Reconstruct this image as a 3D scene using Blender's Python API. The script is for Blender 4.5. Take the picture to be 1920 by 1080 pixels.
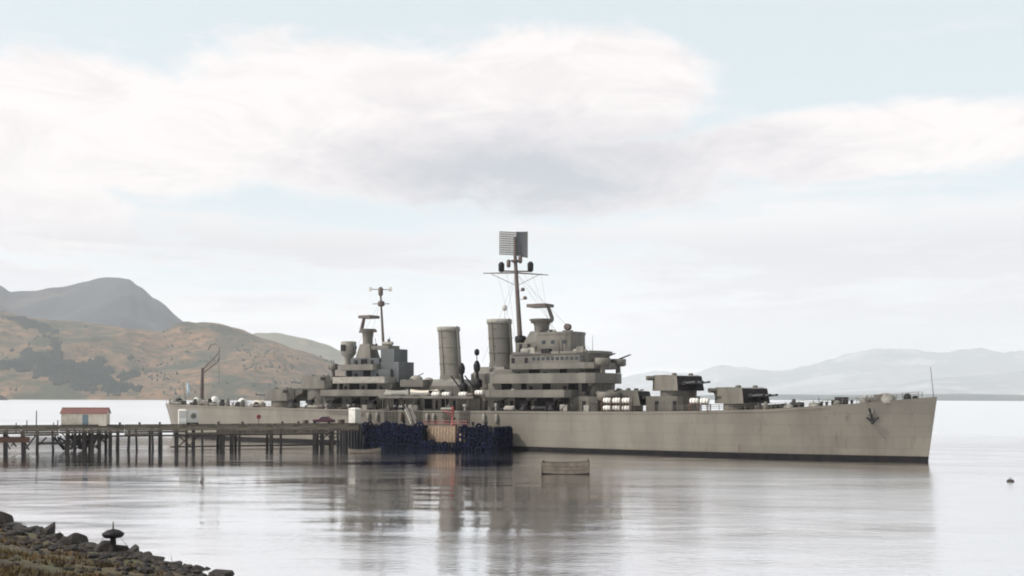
import bpy, math, random
from mathutils import Vector, Matrix, noise
R = math.radians
random.seed(7)
scene = bpy.context.scene
for o in list(bpy.data.objects): bpy.data.objects.remove(o)
col = scene.collection

# ------------------------------------------------------------------ camera, sky, sun, exposure
F, CAMH, HY = 1960.0, 9.8, 746.0                      # focal length in photo pixels, eye height, horizon row
cd = bpy.data.cameras.new('camera'); cam = bpy.data.objects.new('camera', cd); col.objects.link(cam)
cd.sensor_width = 36.0; cd.lens = 36.0 * F / 1920.0
cd.shift_y = (HY - 540.0) / 1920.0
cd.clip_start = 0.5; cd.clip_end = 80000
cam.location = (0, 0, CAMH); cam.rotation_euler = (R(90), R(-0.2), 0)
scene.camera = cam

SUN_EL, SUN_AZ = 48.0, -108.0                          # azimuth from +Y clockwise: sun on the left, a little behind the camera
sd = bpy.data.lights.new('sun', 'SUN'); sun = bpy.data.objects.new('sun', sd); col.objects.link(sun)
sd.energy = 4.6; sd.angle = R(2.0); sd.color = (1.0, 0.94, 0.86)
sv = Vector((math.sin(R(SUN_AZ)) * math.cos(R(SUN_EL)), math.cos(R(SUN_AZ)) * math.cos(R(SUN_EL)), math.sin(R(SUN_EL))))
sun.rotation_euler = sv.to_track_quat('Z', 'Y').to_euler()
sun.location = (-120, -40, 120)

world = bpy.data.worlds.new('World'); scene.world = world; world.use_nodes = True
WT = world.node_tree; WT.nodes.clear()
class NG:
    """tiny helper for math on node sockets"""
    def __init__(s, t): s.t = t
    def new(s, kind, **kw):
        n = s.t.nodes.new(kind)
        for k, v in kw.items(): setattr(n, k, v)
        return n
    def m(s, op, a, b=None, c=None, clamp=False):
        n = s.new('ShaderNodeMath', operation=op); n.use_clamp = clamp
        for i, v in enumerate((a, b, c)):
            if v is None: continue
            if isinstance(v, (int, float)): n.inputs[i].default_value = v
            else: s.t.links.new(v, n.inputs[i])
        return n.outputs[0]
    def smooth(s, v, a, b):
        n = s.new('ShaderNodeMapRange', interpolation_type='SMOOTHSTEP')
        s.t.links.new(v, n.inputs[0]); n.inputs[1].default_value = a; n.inputs[2].default_value = b
        return n.outputs[0]
    def mix(s, f, a, b):
        n = s.new('ShaderNodeMix', data_type='RGBA')
        for i, v in ((0, f), (6, a), (7, b)):
            if isinstance(v, (int, float)): n.inputs[i].default_value = v
            elif isinstance(v, tuple): n.inputs[i].default_value = (*v, 1)
            else: s.t.links.new(v, n.inputs[i])
        return n.outputs[2]
    def noise(s, vec, scale, detail=4, rough=.55, dist=0.0):
        n = s.new('ShaderNodeTexNoise'); n.inputs['Scale'].default_value = scale
        n.inputs['Detail'].default_value = detail; n.inputs['Roughness'].default_value = rough
        n.inputs['Distortion'].default_value = dist
        if vec is not None: s.t.links.new(vec, n.inputs['Vector'])
        return n.outputs[0]
    def link(s, a, b): s.t.links.new(a, b)

g = NG(WT)
tc = g.new('ShaderNodeTexCoord')
sep = g.new('ShaderNodeSeparateXYZ'); g.link(tc.outputs['Generated'], sep.inputs[0])
DEG = 180 / math.pi
az = g.m('MULTIPLY', g.m('ARCTAN2', sep.outputs[0], sep.outputs[1]), DEG)
el = g.m('MULTIPLY', g.m('ARCSINE', sep.outputs[2]), DEG)
def cvec(ka, ke, off=0.0):
    c = g.new('ShaderNodeCombineXYZ'); g.link(g.m('MULTIPLY', az, ka), c.inputs[0]); g.link(g.m('MULTIPLY', el, ke), c.inputs[1])
    c.inputs[2].default_value = off
    return c.outputs[0]
n_big = g.noise(cvec(.055, .16), 1.0, 5, .58, .25)
n_fine = g.noise(cvec(.22, .46, 3.1), 1.0, 8, .62, .5)
n_streak = g.noise(cvec(.06, .42, 7.7), 1.0, 5, .55, .2)
fb = g.m('ADD', g.m('MULTIPLY', g.m('SUBTRACT', n_big, .5), 1.6), g.m('MULTIPLY', g.m('SUBTRACT', n_fine, .5), 1.15))
def ell(a0, e0, ra, re):                               # soft elliptical cloud body: 1 at its heart, 0 at its rim
    x = g.m('DIVIDE', g.m('SUBTRACT', az, a0), ra); y = g.m('DIVIDE', g.m('SUBTRACT', el, e0), re)
    return g.m('SUBTRACT', 1.0, g.m('SQRT', g.m('ADD', g.m('MULTIPLY', x, x), g.m('MULTIPLY', y, y))))
body = ell(-7, 14.6, 15.5, 5.0)
for e_ in ((-21, 13.2, 12, 4.2), (3, 16.2, 9.5, 4.0), (5, 12.0, 10, 2.6), (18, 13.0, 13, 2.3), (-25, 9.5, 7, 3.2), (58, 16, 24, 6), (-62, 17, 22, 6),
           (100, 22, 24, 7), (-110, 20, 26, 7), (150, 18, 26, 6), (-160, 24, 24, 7), (20, 42, 30, 7), (-50, 52, 34, 8), (110, 56, 38, 9)):
    body = g.m('MAXIMUM', body, ell(*e_))
dens = g.m('ADD', body, g.m('MULTIPLY', fb, .55))
m_cloud = g.smooth(dens, .0, .36)
veil = g.smooth(g.m('ADD', g.m('ADD', n_streak, g.m('MULTIPLY', el, -.028)), g.m('MULTIPLY', n_fine, .3)), .22, .52)       # thin streaks low in the sky
sky = g.new('ShaderNodeTexSky', sky_type='NISHITA'); sky.sun_disc = False
sky.sun_elevation = R(SUN_EL); sky.sun_rotation = R(SUN_AZ); sky.altitude = 10; sky.dust_density = 2.0; sky.air_density = 1.0
skyc = g.new('ShaderNodeVectorMath', operation='SCALE'); g.link(sky.outputs[0], skyc.inputs[0]); skyc.inputs[3].default_value = .11
base = g.mix(.84, skyc.outputs[0], (.74, .845, .87))   # high thin veil whitening the blue
base = g.mix(g.m('MULTIPLY', veil, .8), base, (.915, .868, .86))
# cloud tone: bright crowns, bluish-grey thick bases
under = g.m('ADD', ell(1.8, 12.2, 15, 3.4), g.m('MULTIPLY', fb, .8))
for e_ in ((60, 14, 18, 2.4), (-62, 14.5, 18, 2.4), (104, 19, 20, 3), (-112, 17, 20, 3), (152, 15.5, 20, 2.6), (-158, 21, 20, 3)):
    under = g.m('MAXIMUM', under, g.m('ADD', ell(*e_), g.m('MULTIPLY', fb, .7)))
bill = g.noise(cvec(.16, .40, 5.5), 1.0, 7, .6, .8)       # billows inside the cloud
tone = g.mix(g.smooth(bill, .38, .70), (.985, .925, .905), (.86, .80, .80))
tone = g.mix(g.smooth(g.m('ADD', under, g.m('MULTIPLY', g.m('SUBTRACT', bill, .5), .5)), -.30, .42), tone, (.74, .70, .725))
tone = g.mix(g.smooth(g.m('ADD', under, g.m('MULTIPLY', g.m('SUBTRACT', bill, .5), .9)), .15, .95), tone, (.44, .475, .525))
wrgb = g.mix(m_cloud, base, tone)
low = g.m('MULTIPLY', g.smooth(g.m('ADD', n_streak, g.m('MULTIPLY', n_fine, .30)), .52, .70), g.m('SUBTRACT', 1.0, g.smooth(el, 7.5, 10.0)))
wrgb = g.mix(g.m('MULTIPLY', low, .8), wrgb, (.63, .61, .65))
bg = g.new('ShaderNodeBackground'); g.link(wrgb, bg.inputs[0]); bg.inputs[1].default_value = 1.0
wo = g.new('ShaderNodeOutputWorld'); g.link(bg.outputs[0], wo.inputs[0])

scene.view_settings.view_transform = 'Standard'; scene.view_settings.look = 'None'
scene.view_settings.exposure = 0.04; scene.view_settings.gamma = 1.0; scene.view_settings.use_curve_mapping = False
scene.cycles.use_denoising = True
scene.cycles.max_bounces = 6; scene.cycles.volume_bounces = 1
scene.cycles.filter_width = 1.9

# ------------------------------------------------------------------ materials
def mat(name, c1, c2=None, rough=.6, scale=1.0, metallic=0.0, stretch=(1, 1, 1), lo=.35, hi=.65, bump=0.0, spec=.5, coord='Object', c3=None, scale3=.2, lo3=.55, hi3=.7):
    m = bpy.data.materials.new(name); m.use_nodes = True
    t = m.node_tree; h = NG(t); b = t.nodes['Principled BSDF']
    b.inputs['Roughness'].default_value = rough; b.inputs['Metallic'].default_value = metallic
    b.inputs['Specular IOR Level'].default_value = spec
    tcn = h.new('ShaderNodeTexCoord'); mp = h.new('ShaderNodeMapping'); h.link(tcn.outputs[coord], mp.inputs[0])
    mp.inputs['Scale'].default_value = stretch
    n = h.noise(mp.outputs[0], scale, 6, .6)
    if c2 is None: c2 = tuple(x * .8 for x in c1)
    c = h.mix(h.smooth(n, lo, hi), c1, c2)
    if c3 is not None:
        n3 = h.noise(mp.outputs[0], scale3, 4, .6)
        c = h.mix(h.smooth(n3, lo3, hi3), c, c3)
    h.link(c, b.inputs['Base Color'])
    if bump:
        bn = h.new('ShaderNodeBump'); bn.inputs['Strength'].default_value = bump; bn.inputs['Distance'].default_value = .1
        h.link(n, bn.inputs['Height']); h.link(bn.outputs[0], b.inputs['Normal'])
    return m
MT = {}
def plated(name, c1, c2, streak, pw, ph, seam=.75):
    m = mat(name, c1, c2, .6, .35, stretch=(.6, 1, .18), spec=.35)
    t = m.node_tree; h = NG(t); b = t.nodes['Principled BSDF']
    tcn = h.new('ShaderNodeTexCoord'); sp = h.new('ShaderNodeSeparateXYZ'); h.link(tcn.outputs['Object'], sp.inputs[0])
    cb = h.new('ShaderNodeCombineXYZ'); h.link(sp.outputs[0], cb.inputs[0]); h.link(sp.outputs[2], cb.inputs[1])
    br = h.new('ShaderNodeTexBrick'); h.link(cb.outputs[0], br.inputs[0]); br.inputs['Scale'].default_value = 1.0; br.inputs['Brick Width'].default_value = pw; br.inputs['Row Height'].default_value = ph
    br.inputs['Mortar Size'].default_value = .035; br.inputs['Mortar Smooth'].default_value = .3
    br.inputs['Color1'].default_value = (1, 1, 1, 1); br.inputs['Color2'].default_value = (.90, .90, .91, 1); br.inputs['Mortar'].default_value = (seam, seam, seam, 1)
    src = b.inputs['Base Color'].links[0].from_socket
    mu = h.new('ShaderNodeMix', data_type='RGBA', blend_type='MULTIPLY'); mu.inputs[0].default_value = 1.0; h.link(src, mu.inputs[6]); h.link(br.outputs[0], mu.inputs[7])
    mp = h.new('ShaderNodeMapping'); h.link(tcn.outputs['Object'], mp.inputs[0]); mp.inputs['Scale'].default_value = (1.3, 1.3, .10)
    st = h.smooth(h.noise(mp.outputs[0], 1.0, 5, .65), .56, .74)
    mp2 = h.new('ShaderNodeMapping'); h.link(tcn.outputs['Object'], mp2.inputs[0]); mp2.inputs['Scale'].default_value = (.12, .12, .3)
    big = h.smooth(h.noise(mp2.outputs[0], 1.0, 3, .5), .35, .65)
    c = h.mix(h.m('MULTIPLY', h.m('MULTIPLY', st, big), .8), mu.outputs[2], streak)
    h.link(c, b.inputs['Base Color'])
    bn = h.new('ShaderNodeBump'); bn.inputs['Strength'].default_value = .35; bn.inputs['Distance'].default_value = .08
    hb = h.noise(cb.outputs[0], .45, 3, .5); h.link(hb, bn.inputs['Height']); h.link(bn.outputs[0], b.inputs['Normal'])
    return m
MT['hull'] = plated('hull_plating', (.160, .145, .120), (.130, .117, .097), (.085, .056, .036), 6.2, 1.85)
MT['grey'] = plated('ship_grey_paint', (.150, .139, .118), (.092, .085, .073), (.06, .046, .034), 3.1, 1.3, .8)
MT['bluegrey'] = plated('blue_grey_paint_and_shade', (.092, .098, .102), (.062, .066, .070), (.05, .042, .036), 3.1, 1.3, .8)  # on the after superstructure this darker tone stands in for shadow
MT['pale'] = mat('pale_grey_paint', (.40, .385, .36), (.34, .325, .30), .55, .6)
MT['dark'] = mat('dark_metal', (.007, .007, .010), (.018, .015, .015), .6, 1.5, spec=.2)
MT['black'] = mat('black_boot_paint_and_shade', (.006, .006, .008), (.014, .012, .012), .7, .6, spec=.15)  # boot topping, and the painted shade of the deckhouse bays
MT['deck'] = mat('deck_planking', (.17, .13, .095), (.13, .105, .08), .75, .6, stretch=(.2, 4, 1))
MT['mast'] = mat('mast_brown_paint', (.10, .074, .062), (.065, .05, .045), .6, .7)
MT['white'] = mat('white_paint', (.62, .60, .56), (.52, .50, .46), .5, 1.2)
MT['cream'] = mat('cream_canvas', (.56, .50, .42), (.46, .40, .33), .8, 1.2)
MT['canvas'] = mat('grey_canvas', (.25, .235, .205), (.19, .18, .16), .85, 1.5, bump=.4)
MT['wood'] = mat('weathered_timber', (.085, .068, .05), (.04, .034, .028), .85, 2.0, stretch=(1, 1, .25), bump=.5)
MT['woodolive'] = mat('weathered_deck_timber', (.125, .105, .078), (.062, .052, .040), .85, 1.2, stretch=(.3, 2, 2), bump=.5)
MT['pile'] = mat('wet_pile_timber', (.012, .010, .012), (.036, .026, .021), .75, 1.0, stretch=(1, 1, .4), bump=.5)
MT['tar'] = mat('tarred_timber', (.004, .005, .009), (.010, .011, .016), .8, 1.3, bump=.4)
MT['rubber'] = mat('tyre_rubber', (.002, .003, .010), (.004, .006, .020), .9, 2.0, spec=.08)
MT['rubberworn'] = mat('worn_tyre_rubber', (.006, .010, .036), (.004, .006, .018), .85, 2.0, spec=.1)
MT['tan'] = mat('tan_boards', (.25, .175, .12), (.16, .11, .075), .75, 1.5)
MT['red'] = mat('red_paint', (.22, .03, .03), (.14, .022, .026), .55, 2.0)
MT['redroof'] = mat('red_roof_sheet', (.15, .055, .045), (.11, .045, .038), .6, 1.0)
MT['punt'] = mat('faded_punt_boards', (.14, .115, .09), (.095, .078, .062), .8, 1.2)
MT['rust'] = mat('rusty_iron', (.085, .038, .024), (.045, .026, .02), .8, 1.0)
MT['maroon'] = mat('maroon_car_paint', (.09, .015, .03), (.075, .013, .03), .3, 1.0)
MT['glass'] = mat('dark_glass', (.02, .025, .03), (.03, .035, .04), .08, 1.0)
MT['bluedoor'] = mat('blue_grey_paint', (.16, .21, .25), (.13, .17, .20), .6, 1.0)
MT['skyblue'] = mat('pale_blue_cloth', (.33, .52, .68), (.28, .46, .60), .8, 1.0)
MT['gold'] = mat('yellow_emblem_cloth', (.7, .48, .1), (.6, .4, .08), .8, 1.0)
MT['rock'] = mat('shore_rock', (.024, .017, .013), (.007, .006, .006), .85, 1.6, bump=.9, c3=(.055, .036, .018), scale3=.9)
MT['bank'] = mat('shore_earth', (.085, .058, .028), (.026, .020, .015), .95, .55, bump=.8, c3=(.055, .050, .020), scale3=.25, lo3=.45, hi3=.6)
MT['grass'] = mat('dry_grass', (.13, .075, .026), (.05, .038, .014), .9, .3)
MT['tree'] = mat('far_evergreen_foliage', (.022, .034, .032), (.034, .045, .036), .95, .01)

# ------------------------------------------------------------------ mesh builder
class MB:
    def __init__(s, xf=None): s.v = []; s.f = []; s.sm = []; s.xf = xf
    def add(s, vs, fs, smooth=False):
        b = len(s.v)
        s.v += [tuple(s.xf(p)) if s.xf else tuple(p) for p in vs]
        for f in fs: s.f.append([b + i for i in f]); s.sm.append(smooth)
    def box(s, x0, x1, y0, y1, z0, z1):
        s.add([(x0, y0, z0), (x1, y0, z0), (x1, y1, z0), (x0, y1, z0), (x0, y0, z1), (x1, y0, z1), (x1, y1, z1), (x0, y1, z1)],
              [(3, 2, 1, 0), (4, 5, 6, 7), (0, 1, 5, 4), (1, 2, 6, 5), (2, 3, 7, 6), (3, 0, 4, 7)])
        return s
    def prism(s, pts, z0, z1, k=1.0, dx=0.0, smooth=False):
        n = len(pts); cx = sum(p[0] for p in pts) / n; cy = sum(p[1] for p in pts) / n
        vs = [(x, y, z0) for x, y in pts] + [(cx + (x - cx) * k + dx, cy + (y - cy) * k, z1) for x, y in pts]
        s.add(vs, [tuple(range(n - 1, -1, -1)), tuple(range(n, 2 * n))])
        s.add(vs, [(i, (i + 1) % n, n + (i + 1) % n, n + i) for i in range(n)], smooth)
        return s
    def shell(s, pts, z0, z1, t=.12):                  # closed wall (bulwark) following a plan outline
        n = len(pts); cx = sum(p[0] for p in pts) / n; cy = sum(p[1] for p in pts) / n
        inn = []
        for x, y in pts:
            d = math.hypot(x - cx, y - cy) or 1
            inn.append((x - (x - cx) / d * t, y - (y - cy) / d * t))
        vs = [(x, y, z0) for x, y in pts] + [(x, y, z1) for x, y in pts] + [(x, y, z1) for x, y in inn] + [(x, y, z0) for x, y in inn]
        fs = []
        for i in range(n):
            j = (i + 1) % n
            fs += [(i, j, n + j, n + i), (n + i, n + j, 2 * n + j, 2 * n + i), (2 * n + i, 2 * n + j, 3 * n + j, 3 * n + i), (3 * n + i, 3 * n + j, j, i)]
        s.add(vs, fs); return s
    def tube(s, p0, p1, r0, r1=None, n=8, caps=True, ry=1.0):
        r1 = r0 if r1 is None else r1
        p0 = Vector(p0); p1 = Vector(p1); d = (p1 - p0).normalized()
        a = Vector((1, 0, 0)) if abs(d.x) < .6 else Vector((0, 1, 0))
        u = (a - d * a.dot(d)).normalized(); w = d.cross(u)
        if abs(d.x) >= .6: u, w = u, w
        vs = []
        for p, r in ((p0, r0), (p1, r1)):
            for i in range(n):
                t = 2 * math.pi * i / n
                vs.append(p + u * (r * math.cos(t)) + w * (r * ry * math.sin(t)))
        s.add(vs, [(i, (i + 1) % n, n + (i + 1) % n, n + i) for i in range(n)], n > 6)
        if caps: s.add(vs, [tuple(range(n - 1, -1, -1)), tuple(range(n, 2 * n))])
        return s
    def lathe(s, c, prof, n=16, axis='Z', sy=1.0):     # prof: (radius, height) pairs
        vs = []
        for r, h in prof:
            for i in range(n):
                t = 2 * math.pi * i / n
                q = (r * math.cos(t), r * math.sin(t) * sy, h)
                if axis == 'X': q = (q[2], q[0], q[1])
                if axis == 'Y': q = (q[0], q[2], q[1])
                vs.append((c[0] + q[0], c[1] + q[1], c[2] + q[2]))
        fs = []
        for k in range(len(prof) - 1):
            for i in range(n):
                j = (i + 1) % n; fs.append((k * n + i, k * n + j, (k + 1) * n + j, (k + 1) * n + i))
        s.add(vs, fs, True)
        s.add(vs, [tuple(range(n - 1, -1, -1)), tuple(range((len(prof) - 1) * n, len(prof) * n))])
        return s
    def torus(s, c, Rr, r, axis='Y', n=14, k=6, w=1.0):
        vs = []; fs = []
        for i in range(n):
            t = 2 * math.pi * i / n
            for j in range(k):
                p = 2 * math.pi * j / k
                a = Rr + r * math.cos(p); q = (a * math.cos(t), r * w * math.sin(p), a * math.sin(t))
                if axis == 'Z': q = (q[0], q[2], q[1])
                if axis == 'X': q = (q[1], q[0], q[2])
                vs.append((c[0] + q[0], c[1] + q[1], c[2] + q[2]))
        for i in range(n):
            for j in range(k):
                fs.append((i * k + j, i * k + (j + 1) % k, ((i + 1) % n) * k + (j + 1) % k, ((i + 1) % n) * k + j))
        s.add(vs, fs, True); return s
    def mesh(s, name):
        me = bpy.data.meshes.new(name); me.from_pydata(s.v, [], s.f)
        me.polygons.foreach_set('use_smooth', s.sm); me.update()
        return me
    def build(s, name, m, parent=None):
        me = s.mesh(name); me.materials.append(MT[m] if isinstance(m, str) else m)
        o = bpy.data.objects.new(name, me); col.objects.link(o); o.parent = parent
        return o
def tag(o, label=None, cat=None, group=None, kind=None):
    for k, v in (('label', label), ('category', cat), ('group', group), ('kind', kind)):
        if v: o[k] = v
    return o
def empty(name, loc, rz=0.0):
    o = bpy.data.objects.new(name, None); col.objects.link(o); o.location = loc; o.rotation_euler = (0, 0, rz); o.empty_display_size = .5
    return o
def copy_tree(o, parent=None):
    c = o.copy(); col.objects.link(c); c.parent = parent
    for ch in list(o.children): copy_tree(ch, c)
    return c
def lerp(tab, x):
    if x <= tab[0][0]: return tab[0][1]
    for (a, p), (b, q) in zip(tab, tab[1:]):
        if x <= b: return p + (q - p) * (x - a) / (b - a)
    return tab[-1][1]
def slerp(tab, x):                                     # the same with smooth (cosine) easing
    if x <= tab[0][0]: return tab[0][1]
    for (a, p), (b, q) in zip(tab, tab[1:]):
        if x <= b:
            t = (x - a) / (b - a); return p + (q - p) * (t * .5 + .5 * (.5 - .5 * math.cos(math.pi * t)))
    return tab[-1][1]

# ------------------------------------------------------------------ water
wm = bpy.data.materials.new('sea_water'); wm.use_nodes = True
h = NG(wm.node_tree); wt = wm.node_tree; wt.nodes.clear()
tcn = h.new('ShaderNodeTexCoord')
def wmap(sx, sy, rz=0.0):
    mp = h.new('ShaderNodeMapping'); h.link(tcn.outputs['Object'], mp.inputs[0]); mp.inputs['Scale'].default_value = (sx, sy, 1); mp.inputs['Rotation'].default_value = (0, 0, rz)
    return mp.outputs[0]
swell = h.noise(wmap(.05, .10, .2), 1.0, 2, .5)
rip = h.m('ADD', h.noise(wmap(1.3, 3.2, .25), 1.0, 2, .5), h.m('MULTIPLY', h.noise(wmap(.28, .62, .3), 1.0, 3, .6), 1.3))
calm = h.smooth(h.noise(wmap(.006, .03, .12), 1.0, 4, .6, .5), .40, .62)   # slicks and wind lanes
geo = h.new('ShaderNodeSeparateXYZ'); h.link(tcn.outputs['Object'], geo.inputs[0])
# signed distance in front of the ship's near side: the water close to hull and pier lies in their lee
lee = h.m('ADD', h.m('MULTIPLY', h.m('SUBTRACT', geo.outputs[0], 67.5), -.5418), h.m('MULTIPLY', h.m('SUBTRACT', geo.outputs[1], 166.0), -.8405))
open_w = h.m('MULTIPLY', h.smooth(lee, 14.0, 34.0), h.smooth(geo.outputs[0], -4.0, 26.0))
calm = h.m('ADD', calm, h.m('ADD', h.m('MULTIPLY', open_w, 1.6), h.m('MULTIPLY', h.smooth(geo.outputs[1], 215.0, 300.0), 3.0)))
hgt = h.m('ADD', h.m('MULTIPLY', swell, .34), h.m('MULTIPLY', rip, h.m('ADD', .012, h.m('MULTIPLY', calm, .022))))
bp = h.new('ShaderNodeBump'); bp.inputs['Strength'].default_value = .5; bp.inputs['Distance'].default_value = 1.0; h.link(hgt, bp.inputs['Height'])
gl = h.new('ShaderNodeBsdfGlossy'); gl.inputs['Color'].default_value = (.97, .955, .96, 1); h.link(bp.outputs[0], gl.inputs['Normal'])
h.link(h.m('ADD', .05, h.m('MULTIPLY', calm, .075)), gl.inputs['Roughness'])
df = h.new('ShaderNodeBsdfDiffuse'); df.inputs['Color'].default_value = (.30, .30, .31, 1)
lw = h.new('ShaderNodeFresnel'); lw.inputs['IOR'].default_value = 2.2
mx = h.new('ShaderNodeMixShader'); h.link(h.m('ADD', .64, lw.outputs[0], clamp=True), mx.inputs[0]); h.link(df.outputs[0], mx.inputs[1]); h.link(gl.outputs[0], mx.inputs[2])
ow = h.new('ShaderNodeOutputMaterial'); h.link(mx.outputs[0], ow.inputs[0])
WB = 27000
w = MB(); w.add([(-WB, -4000, 0), (WB, -4000, 0), (WB, WB, 0), (-WB, WB, 0)], [(0, 1, 2, 3)])
water = w.build('water', wm); tag(water, 'calm pale silvery sea with soft reflections of the warship', 'water', kind='structure')

# ------------------------------------------------------------------ hills and mountains
def hillmat(name, a, b, c, s1, s2, rough=.95, lo3=.52, hi3=.62):
    return mat(name, a, b, rough, s1, c3=c, scale3=s2, lo=.38, hi=.62, lo3=lo3, hi3=hi3, spec=.1)
MT['hillbrown'] = hillmat('tawny_hillside', (.20, .122, .075), (.105, .082, .054), (.052, .056, .040), .011, .0042, lo3=.44, hi3=.64)
t_ = MT['hillbrown'].node_tree; hh_ = NG(t_); b_ = t_.nodes['Principled BSDF']; tcn_ = hh_.new('ShaderNodeTexCoord')
nf_ = hh_.noise(tcn_.outputs['Object'], .028, 5, .65)
cc_ = hh_.mix(hh_.m('MULTIPLY', hh_.smooth(nf_, .46, .62), .8), b_.inputs['Base Color'].links[0].from_socket, (.05, .052, .036))
hh_.link(cc_, b_.inputs['Base Color'])
bn_ = hh_.new('ShaderNodeBump'); bn_.inputs['Strength'].default_value = .9; bn_.inputs['Distance'].default_value = 26.0; hh_.link(hh_.noise(tcn_.outputs['Object'], .012, 6, .6), bn_.inputs['Height']); hh_.link(bn_.outputs[0], b_.inputs['Normal'])
MT['hillblue'] = hillmat('scrub_hillside', (.17, .16, .13), (.12, .13, .10), (.22, .18, .14), .002, .004)
MT['mount'] = hillmat('bare_grey_mountain', (.055, .062, .074), (.036, .041, .050), (.10, .085, .08), .0012, .0016, lo3=.56, hi3=.7)
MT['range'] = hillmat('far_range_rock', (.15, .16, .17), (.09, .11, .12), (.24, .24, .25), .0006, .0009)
MT['coast'] = hillmat('low_coast_scrub', (.06, .075, .075), (.045, .055, .055), (.10, .10, .09), .001, .003)
def wx(px, d): return (px - 960.0) / F * d
def terrain(name, prof, d0, d1, d2, m, label, amp=.10, step=5, rows=46, power=.8, nscale=1.0, fine=.035):
    x0, x1 = prof[0][0], prof[-1][0]
    nc = int((x1 - x0) / step) + 1; v = []; f = []
    for j in range(rows):
        t = j / (rows - 1) * 1.45
        d = d0 + (d1 - d0) * t if t <= 1 else d1 + (d2 - d1) * (t - 1) / .45
        for i in range(nc):
            px = x0 + i * step
            hr = max(0.0, (HY - slerp(prof, px)) / F * d1 + CAMH)
            gsh = (t ** power if t < 1 else 1 - .8 * (t - 1) / .45)
            # the coast is not a straight line
            p = Vector((wx(px, d), d, 0)); q = p * (.00075 * nscale)
            n1 = noise.fractal(q, 1.0, 2.0, 6) ; n2 = noise.ridged_multi_fractal(q * 1.7 + Vector((7, 3, 1)), 1.0, 2.0, 5, 1.0, 2.0) - 1.0
            env = min(1, t * 3) * (1 - .82 * max(0, 1 - abs(t - 1) / .22))
            z = hr * gsh + hr * amp * env * (n1 * .9 + n2 * .9) + (noise.fractal(q * 8, 1.0, 2.0, 5)) * hr * fine * min(1, t * 2)
            if t == 0: z = -3.0
            else: z = max(z, -2.0)
            v.append((p.x, p.y, z))
    for j in range(rows - 1):
        for i in range(nc - 1): f.append((j * nc + i, j * nc + i + 1, (j + 1) * nc + i + 1, (j + 1) * nc + i))
    me = bpy.data.meshes.new(name); me.from_pydata(v, [], f); me.polygons.foreach_set('use_smooth', [True] * len(f)); me.materials.append(MT[m])
    o = bpy.data.objects.new(name, me); col.objects.link(o); tag(o, label, 'hill', kind='structure')
    return o, v, nc, rows
brown = terrain('hillside', [(-520, 640), (-300, 575), (-120, 578), (0, 593), (40, 600), (120, 606), (190, 614), (300, 628), (350, 614), (400, 609), (440, 616), (500, 638), (560, 658), (640, 688), (700, 716), (760, 738), (800, 752)],
        3000, 4600, 5600, 'hillbrown', 'tawny brown hillside with dark scrub beyond the pier', .17, 3, 100, fine=.012)
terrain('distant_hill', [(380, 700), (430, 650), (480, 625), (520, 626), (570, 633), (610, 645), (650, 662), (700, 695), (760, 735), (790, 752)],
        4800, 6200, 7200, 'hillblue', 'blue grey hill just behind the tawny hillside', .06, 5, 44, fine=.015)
terrain('mountain', [(-520, 600), (-300, 560), (-120, 500), (-40, 515), (0, 536), (18, 548), (60, 545), (110, 537), (160, 527), (195, 521), (222, 520), (240, 524), (262, 539), (290, 562), (345, 603), (400, 650), (470, 700), (560, 752)],
        5600, 7400, 9000, 'mount', 'bare grey mountain with a rounded peak on the left', .06, 4, 60, fine=.008)
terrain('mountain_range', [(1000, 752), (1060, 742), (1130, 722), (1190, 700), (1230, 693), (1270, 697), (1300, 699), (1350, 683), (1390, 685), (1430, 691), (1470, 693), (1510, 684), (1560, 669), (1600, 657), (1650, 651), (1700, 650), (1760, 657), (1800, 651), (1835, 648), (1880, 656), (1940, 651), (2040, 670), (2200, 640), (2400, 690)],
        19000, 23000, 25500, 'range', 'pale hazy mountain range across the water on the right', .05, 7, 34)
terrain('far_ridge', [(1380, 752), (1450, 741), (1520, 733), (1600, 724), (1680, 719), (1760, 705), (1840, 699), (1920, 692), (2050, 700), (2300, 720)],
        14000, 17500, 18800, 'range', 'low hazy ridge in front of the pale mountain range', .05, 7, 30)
terrain('low_coast', [(1180, 748), (1260, 744), (1330, 739.5), (1440, 737.5), (1560, 738.5), (1700, 736), (1800, 735.5), (1920, 737), (2100, 736), (2300, 741)],
        7600, 8600, 9600, 'coast', 'thin dark strip of low coast at the right waterline', .10, 5, 20, nscale=3)
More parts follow.
